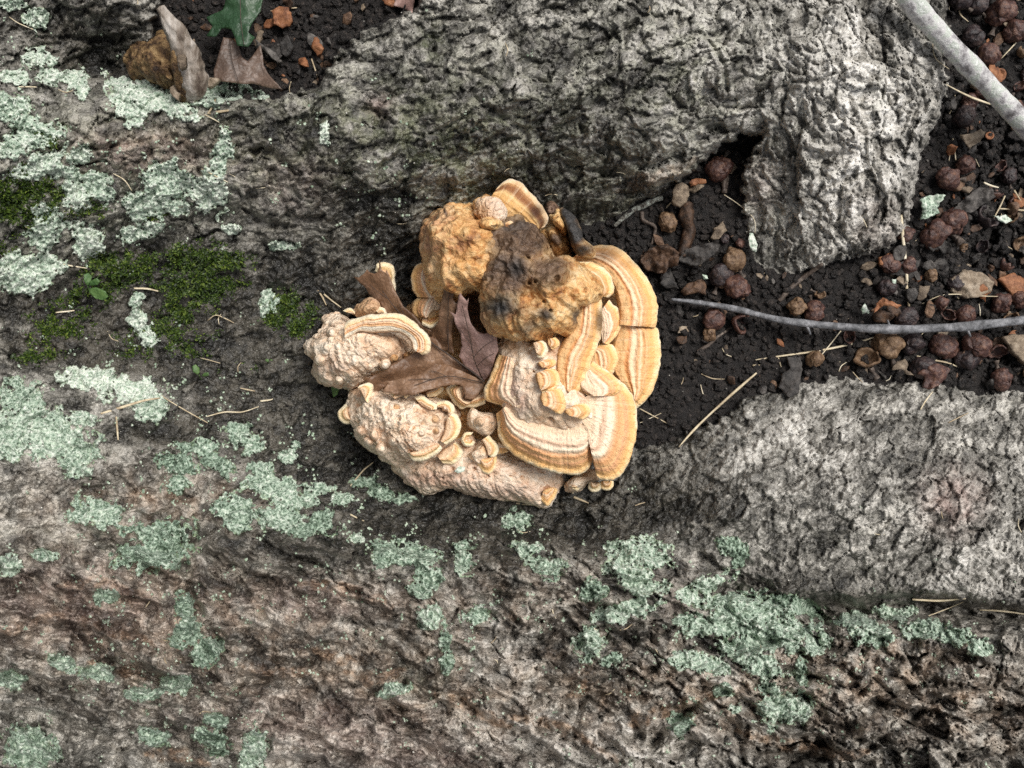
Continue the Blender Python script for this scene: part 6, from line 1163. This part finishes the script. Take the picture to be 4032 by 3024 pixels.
LP = [([(80, 45, 32, 24, 25)], 'grey-green lichen rosette on the far upper left bark'), ([(30, 8, 30, 12)], 'thin lichen smear above the grey-green upper left rosette'),
      ([(310, 205, 70, 30, 12), (290, 240, 35, 30), (375, 232, 40, 18, 20)], 'broad pale mint lichen directly below the rotten branch stub'),
      ([(465, 205, 28, 22), (510, 195, 45, 18, -5)], 'pale mint lichen right of the stub, below the brown leaf'), ([(80, 130, 40, 22), (110, 165, 30, 18)], 'small scattered lichen left of the dark gap'), ([(160, 165, 30, 20), (178, 195, 14, 20)], 'mint lichen cushion between gap and left bark edge'),
      ([(30, 232, 48, 30), (55, 262, 32, 18)], 'rounded pale lichen dome at the left edge bark'), ([(70, 300, 70, 28, -25), (30, 320, 40, 25)], 'whitish crusty lichen above the left moss bank'), ([(100, 355, 58, 28, 20), (60, 375, 30, 20)], 'mottled lichen strip at the top of the left moss bank'), ([(165, 335, 28, 26)], 'round lichen rosette right of the mottled strip'),
      ([(205, 395, 50, 26, 35), (160, 375, 30, 18, 20)], 'slanting lichen strip above the moss'), ([(165, 425, 26, 36, 15)], 'upright lichen tongue in the moss'), ([(352, 395, 48, 42), (322, 440, 48, 30), (300, 455, 25, 18), (385, 450, 22, 18)], 'large frilly pale lichen rosette in the upper bark hollow'), ([(452, 418, 36, 40)], 'round frilly lichen rosette beside the large one'),
      ([(480, 325, 18, 40, 10)], 'narrow upright grey lichen on the root'), ([(190, 520, 32, 42)], 'pale lichen cushion inside the moss bank'), ([(105, 480, 42, 32), (90, 515, 35, 28)], 'mint lichen pad between two moss banks'), ([(55, 585, 75, 40), (105, 575, 38, 28), (40, 620, 40, 18)], 'big mint lichen sheet at the left edge beside the seedling'),
      ([(290, 505, 32, 14, -10), (325, 492, 24, 16)], 'knobbly lichen strip above the moss tufts'), ([(300, 692, 20, 18), (320, 730, 18, 14)], 'small lichen tuft below the seedling moss'), ([(580, 655, 18, 20)], 'small lichen tuft at the right moss patch'), ([(610, 530, 26, 9)], 'flat lichen streak on the dark bark'), ([(500, 495, 14, 9)], 'small lichen dot above the moss'), ([(302, 640, 12, 9), (295, 655, 14, 10)], 'lichen crumbs on the moss below the straw'),
      ([(205, 820, 68, 22, 5), (290, 845, 60, 24)], 'grey-green lichen shelf left of the dark trough'), ([(50, 860, 50, 35)], 'dusty lichen at the left edge above the big pale one'), ([(70, 925, 88, 42, 10), (30, 955, 45, 30), (105, 965, 50, 30)], 'big whitish lichen mound on the left bark knob'), ([(165, 985, 40, 45, 20)], 'whitish lichen tongue hanging below the big mound'), ([(330, 880, 30, 30)], 'small lichen mound right of the thick straw'), ([(170, 905, 30, 14)], 'thin lichen strip above the bark hole'),
      ([(520, 935, 30, 24, -30), (550, 968, 20, 18)], 'dull green lichen in the shaded trough'), ([(385, 1000, 42, 22, 15), (400, 965, 22, 12)], 'grey-green lichen on the trough edge'), ([(440, 965, 26, 16)], 'small grey-green lichen in the trough'), ([(620, 985, 17, 14)], 'round dull lichen dot in the trough'), ([(385, 1045, 26, 18)], 'frilly lichen below the trough edge'), ([(470, 1000, 45, 18, 25)], 'slanting dull lichen band in the trough'), ([(590, 1055, 65, 26, 12), (640, 1085, 40, 16)], 'wide grey lichen carpet on the lower slope'),
      ([(510, 1095, 45, 22, 10), (520, 1120, 30, 22)], 'bright frilly lichen mound on the lower root'), ([(600, 1115, 60, 22)], 'bright lichen band right of the frilly mound'), ([(695, 1128, 34, 24), (650, 1150, 18, 12)], 'bright lichen rosette ending the band'), ([(790, 1040, 28, 14), (830, 1065, 35, 12, 10), (870, 1078, 24, 10)], 'dull lichen fringe below the greyish fungus crust'), ([(740, 1080, 30, 12)], 'small dull lichen left of the fringe'),
      ([(215, 1105, 48, 26, 10), (175, 1110, 28, 18)], 'pale lichen clump on the brown bark'), ([(340, 1150, 62, 22, -10), (330, 1195, 70, 38, -12)], 'large rounded lichen pad on the brown bark ridge'),
      ([(395, 1310, 18, 26)], 'small white lichen above the slanting streak'), ([(405, 1365, 28, 34, 40), (445, 1410, 26, 32, 40)], 'slanting white lichen streak crossing a furrow'), ([(65, 1615, 48, 50)], 'frosty lichen at the lower left corner bark'), ([(455, 1600, 40, 22, 30), (470, 1560, 24, 14)], 'frosty lichen patch near a dark furrow'), ([(548, 1625, 26, 45, 10)], 'upright frosty lichen next to a silver plate'), ([(20, 1470, 30, 18)], 'small frosty lichen at the left edge'), ([(855, 1488, 28, 14, -15)], 'small mint lichen below the orange bark streak'),
      ([(835, 1190, 30, 22), (818, 1215, 14, 10)], 'lichen rosette below the dark crevice'), ([(770, 1165, 14, 9)], 'small lichen chip left of the rosette'), ([(905, 1205, 40, 26, 15), (925, 1245, 28, 26), (908, 1275, 22, 20)], 'branching green lichen mat on the lower root'), ([(1000, 1215, 18, 22)], 'small green lichen right of the branching mat'), ([(930, 1330, 24, 24, -10)], 'mint lichen lobe above a silver plate'), ([(960, 1385, 12, 26), (968, 1430, 14, 22)], 'dripping line of mint lichens'), ([(1030, 1335, 28, 20)], 'mint lichen right of the drip line'),
      ([(1115, 1125, 26, 18), (1110, 1100, 10, 10)], 'faint green lichen in the crevice below the crust'), ([(1135, 1185, 30, 14)], 'thin green lichen strip below the crevice'), ([(1180, 1222, 38, 18, 15)], 'yellow-rimmed green lichen below the shadowed crevice'), ([(1375, 1190, 62, 24, -5), (1410, 1205, 38, 20)], 'dark green frilly lichen with bright rim'), ([(1285, 1275, 26, 24)], 'ragged lichen with a bark hole beside it'), ([(1360, 1240, 50, 22, 20), (1400, 1270, 40, 18)], 'grey-green lichen below the bright-rimmed one'),
      ([(1580, 1185, 26, 20, 30), (1590, 1215, 14, 16)], 'pale mint lichen alone on the silver root'), ([(1535, 1260, 45, 18, -25), (1490, 1285, 25, 14)], 'pale grey lichen curl above the big carpet'), ([(1620, 1320, 90, 36, 10), (1560, 1350, 80, 26), (1680, 1370, 80, 36), (1620, 1395, 60, 26)], 'biggest grey-green lichen carpet on the lower root'), ([(1500, 1430, 60, 18, 10)], 'bright lichen strip below the biggest carpet'), ([(1650, 1435, 48, 24, 20)], 'lichen patch hanging off the biggest carpet'), ([(1720, 1310, 60, 16, 15)], 'lichen arm reaching the crevice'),
      ([(1345, 1320, 70, 18, -15)], 'long lichen strip above a slanting furrow'), ([(1275, 1390, 28, 36, 30)], 'bright green lichen tongue on the furrow'), ([(1880, 1365, 40, 26), (1840, 1340, 40, 14)], 'blurred sea-green lichen below the crevice'), ([(1990, 1355, 45, 20), (2060, 1375, 40, 20), (2120, 1400, 26, 18)], 'string of sea-green lichens along the lower ridge'), ([(1930, 1325, 40, 12)], 'faint lichen right below the crevice'), ([(1695, 1530, 52, 34, -10)], 'pale lichen pad near the orange bark band'), ([(1590, 1530, 13, 10)], 'tiny mint lichen left of the pale pad'), ([(1470, 1565, 22, 20)], 'small lichen between silver plates'), ([(1660, 1490, 22, 12)], 'thin lichen above the pale pad'), ([(1730, 1450, 12, 24)], 'narrow lichen drip below the biggest carpet'), ([(1310, 1430, 12, 10), (1330, 1420, 14, 10)], 'lichen crumbs on a silver plate')]
LP += [([(230, 1290, 22, 12)], 'faint mint lichen on the brown ridge left of the white lichen'), ([(130, 1430, 34, 14, 20)], 'pale lichen smear under the left brown streak'), ([(215, 1455, 30, 16)], 'dusty lichen beside the pale smear'), ([(330, 1590, 30, 18, 20)], 'frosty lichen left of the dark furrow'), ([(300, 1500, 26, 14)], 'small frosty lichen above the dark furrow'), ([(380, 1480, 30, 20), (345, 1495, 16, 10)], 'yellow-flecked lichen near the bottom furrow'), ([(640, 960, 12, 10)], 'little dull lichen dot near the trough edge'), ([(560, 1010, 26, 14)], 'dull lichen crumb above the wide carpet'), ([(690, 1055, 26, 12)], 'dull lichen crumb right of the wide carpet'), ([(100, 1200, 24, 12)], 'dusty lichen on the brown bark at the left'), ([(20, 1220, 24, 20)], 'dusty lichen at the left edge on brown bark'), ([(700, 290, 10, 22)], 'narrow lichen sliver on the upper root'), ([(25, 165, 36, 16)], 'pale lichen at the left edge below the rosette'), ([(260, 175, 20, 10)], 'lichen crumb beside the dark gap'), ([(410, 255, 22, 9)], 'lichen crumb below the stub'), ([(545, 205, 26, 10)], 'thin lichen under the brown leaf tip'), ([(1000, 1180, 24, 10)], 'thin green lichen in the crevice right of the mat'), ([(1480, 1340, 30, 14)], 'pinkish edge lichen left of the biggest carpet'), ([(1760, 1400, 30, 14)], 'sea-green lichen right of the biggest carpet'), ([(1560, 1490, 16, 12)], 'mint lichen on a silver knob')]
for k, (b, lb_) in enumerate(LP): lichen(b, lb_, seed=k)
# crumbs of lichen nobody would count: small scales spread over the bark
V_, F_, E_ = [], [], []
dens = blobs([(150, 400, 250, 250, 1), (500, 1050, 350, 150, 1), (350, 1400, 400, 250, .8), (1000, 1250, 300, 120, .8), (1600, 1450, 400, 150, .8), (700, 300, 250, 150, .35), (850, 450, 200, 100, .35), (1250, 1550, 300, 120, .5), (1950, 1420, 250, 80, .5), (300, 850, 250, 100, .8)], U, Vv)
cnt = 0
while cnt < 2600:
    x, y = random.uniform(-20, 1044), random.uniform(-20, 788)
    if random.random() > samp(dens, x, y)[0] or samp(soilm, x, y)[0] > .2 or inside(FUNG, np.array([x]), np.array([y]))[0]: continue
    for q in range(random.choice((1, 2, 3, 5))):
        xx, yy = x + random.gauss(0, 2.2), y + random.gauss(0, 2.2); r_ = random.uniform(.5, 1.7); z = T(xx, yy) + .0005; k = random.randint(6, 8); o_ = random.uniform(0, 6)
        i0 = len(V_); V_.append(at(xx, yy, z + .0004)); E_.append(.3)
        for j in range(k):
            a_ = o_ + j * 6.2832 / k; rr_ = r_ * random.uniform(.65, 1.2); V_.append(at(xx + rr_ * math.cos(a_), yy + rr_ * math.sin(a_), T(xx + rr_ * math.cos(a_), yy + rr_ * math.sin(a_)) + .0002)); E_.append(.9)
        for j in range(k): F_.append((i0, i0 + 1 + (j + 1) % k, i0 + 1 + j))
        cnt += 1
o = mesh_np('lichen_crumbs', np.array(V_), np.array(F_), M_LICH, None, {'edge': np.array(E_)}); tag(o, 'tiny pale green lichen scales sprinkled over the bark', 'lichen', kind='stuff')

# ------------------------------------------------------------------ moss
mossd = blobs([(50, 430, 85, 62, 1.4), (110, 300, 40, 25, .8), (15, 545, 35, 40, .7), (250, 580, 66, 42, 1.3), (440, 575, 95, 52, 1.4), (420, 640, 70, 40, .7), (625, 680, 62, 52, 1.15), (130, 705, 90, 50, .75), (300, 745, 70, 40, .55), (420, 740, 80, 40, .55), (520, 800, 60, 30, .4), (70, 770, 60, 25, .6), (370, 690, 40, 30, .8), (205, 450, 45, 22, .8), (340, 470, 40, 14, .6), (190, 640, 60, 25, .6)], U, Vv)
mossd = mossd * (1 + 1.1 * fbm(U / 14, Vv / 14, 4000, 3)) - .36
NM = 52000
mx = rng.uniform(-30, 340, NM * 5); my = rng.uniform(100, 420, NM * 5)
dd = samp(mossd, mx, my); k = (rng.uniform(0, 1, len(mx)) < np.clip(dd * 1.5, 0, 1)) & (samp(soilm, mx, my) < .3); mx, my, dd = mx[k][:NM], my[k][:NM], dd[k][:NM]
n = len(mx); mz = samp(Z, mx, my)
base = np.stack(at(mx, my, mz - .0004), -1)
ang = rng.uniform(0, 2 * np.pi, n); lean = rng.uniform(.2, 1.3, n); ln = rng.uniform(.0010, .0030, n) * (.6 + .7 * np.clip(dd, 0, 1)); wd = rng.uniform(.00022, .00048, n)
dirv = np.stack([np.cos(ang) * np.sin(lean), np.sin(ang) * np.sin(lean), np.cos(lean)], -1); side = np.stack([-np.sin(ang), np.cos(ang), 0 * ang], -1)
p0 = base - side * wd[:, None]; p1 = base + side * wd[:, None]; mid = base + dirv * (ln * .55)[:, None]
p2 = mid + side * (wd * 1.2)[:, None]; p3 = mid - side * (wd * 1.2)[:, None]; tipv = base + dirv * ln[:, None]; tipv[:, 2] -= ln * .15
VM = np.stack([p0, p1, p2, p3, tipv], 1).reshape(-1, 3); i = np.arange(n)[:, None] * 5
FM = np.concatenate([i + np.array([[0, 1, 2]]), i + np.array([[0, 2, 3]]), i + np.array([[3, 2, 4]])])
shade = np.repeat(rng.uniform(0, 1, n), 5)
tag(mesh_np('moss', VM, FM, M_MOSS, None, {'shade': shade}, False), 'dark green moss carpet on the bark left of the fungus', 'moss', kind='stuff')

# ------------------------------------------------------------------ soil crumbs and pale flecks
def crumbs(name, label, N, cand, rlo, rhi, mat, flat=(.6, 1.0), lift=.2, cat='soil'):
    bm = bmesh.new(); bmesh.ops.create_icosphere(bm, subdivisions=1, radius=1); bv = np.array([v.co for v in bm.verts]); bf = np.array([[v.index for v in f.verts] for f in bm.faces]); bm.free()
    pts = []
    while len(pts) < N:
        x, y = cand()
        if x is not None: pts.append((x, y))
    xs, ys = np.array(pts).T; zs0 = samp(Z, xs, ys); r_ = (rlo + (rhi - rlo) * rng.uniform(0, 1, N) ** 3) * S
    Vs = bv[None] * (1 + rng.uniform(-.42, .42, (N, len(bv), 1))) * np.stack([rng.uniform(.7, 1.2, N), rng.uniform(.7, 1.2, N), rng.uniform(*flat, N)], 1)[:, None]
    a_ = rng.uniform(0, 6.28, N); c_, s_ = np.cos(a_), np.sin(a_)
    R_ = np.zeros((N, 3, 3)); R_[:, 0, 0] = c_; R_[:, 0, 1] = -s_; R_[:, 1, 0] = s_; R_[:, 1, 1] = c_; R_[:, 2, 2] = 1
    tx = rng.uniform(-.6, .6, N); Rt = np.zeros((N, 3, 3)); Rt[:, 0, 0] = 1; Rt[:, 1, 1] = np.cos(tx); Rt[:, 1, 2] = -np.sin(tx); Rt[:, 2, 1] = np.sin(tx); Rt[:, 2, 2] = np.cos(tx)
    Vs = np.einsum('nij,nkj->nki', Rt @ R_, Vs) * r_[:, None, None] + np.stack(at(xs, ys, zs0 + r_ * lift), -1)[:, None]
    F = bf[None] + (np.arange(N) * len(bv))[:, None, None]
    return tag(mesh_np(name, Vs.reshape(-1, 3), F.reshape(-1, 3), mat, None, None, True), label, cat, kind='stuff')
def c_soil():
    x, y = (random.uniform(560, 1060), random.uniform(-30, 470)) if random.random() < .82 else (random.uniform(140, 440), random.uniform(-30, 100))
    return (x, y) if samp(soilm, x, y)[0] > .55 else (None, None)
crumbs('soil_crumbs', 'loose black crumbly soil grains between the roots', 7500, c_soil, .8, 5.6, M_CRUMB)
def c_any():
    x, y = random.uniform(-20, 1044), random.uniform(-20, 788)
    if inside(FUNG, np.array([x]), np.array([y]))[0]: return (None, None)
    return (x, y)
crumbs('pale_flecks', 'tiny pale debris flecks sprinkled on bark and soil', 420, c_any, .25, 1.0, M_FLECK, (.2, .5), .4, 'debris')
def c_dark():
    x, y = random.uniform(230, 760), random.uniform(380, 600)
    if inside(FUNG, np.array([x]), np.array([y]))[0] or samp(dark, x, y)[0] < .35: return (None, None)
    return (x, y)
crumbs('dark_debris', 'dark humus crumbs lying in the trough below the fungus', 700, c_dark, .4, 2.0, M_CRUMB, (.4, .9), .3, 'humus')
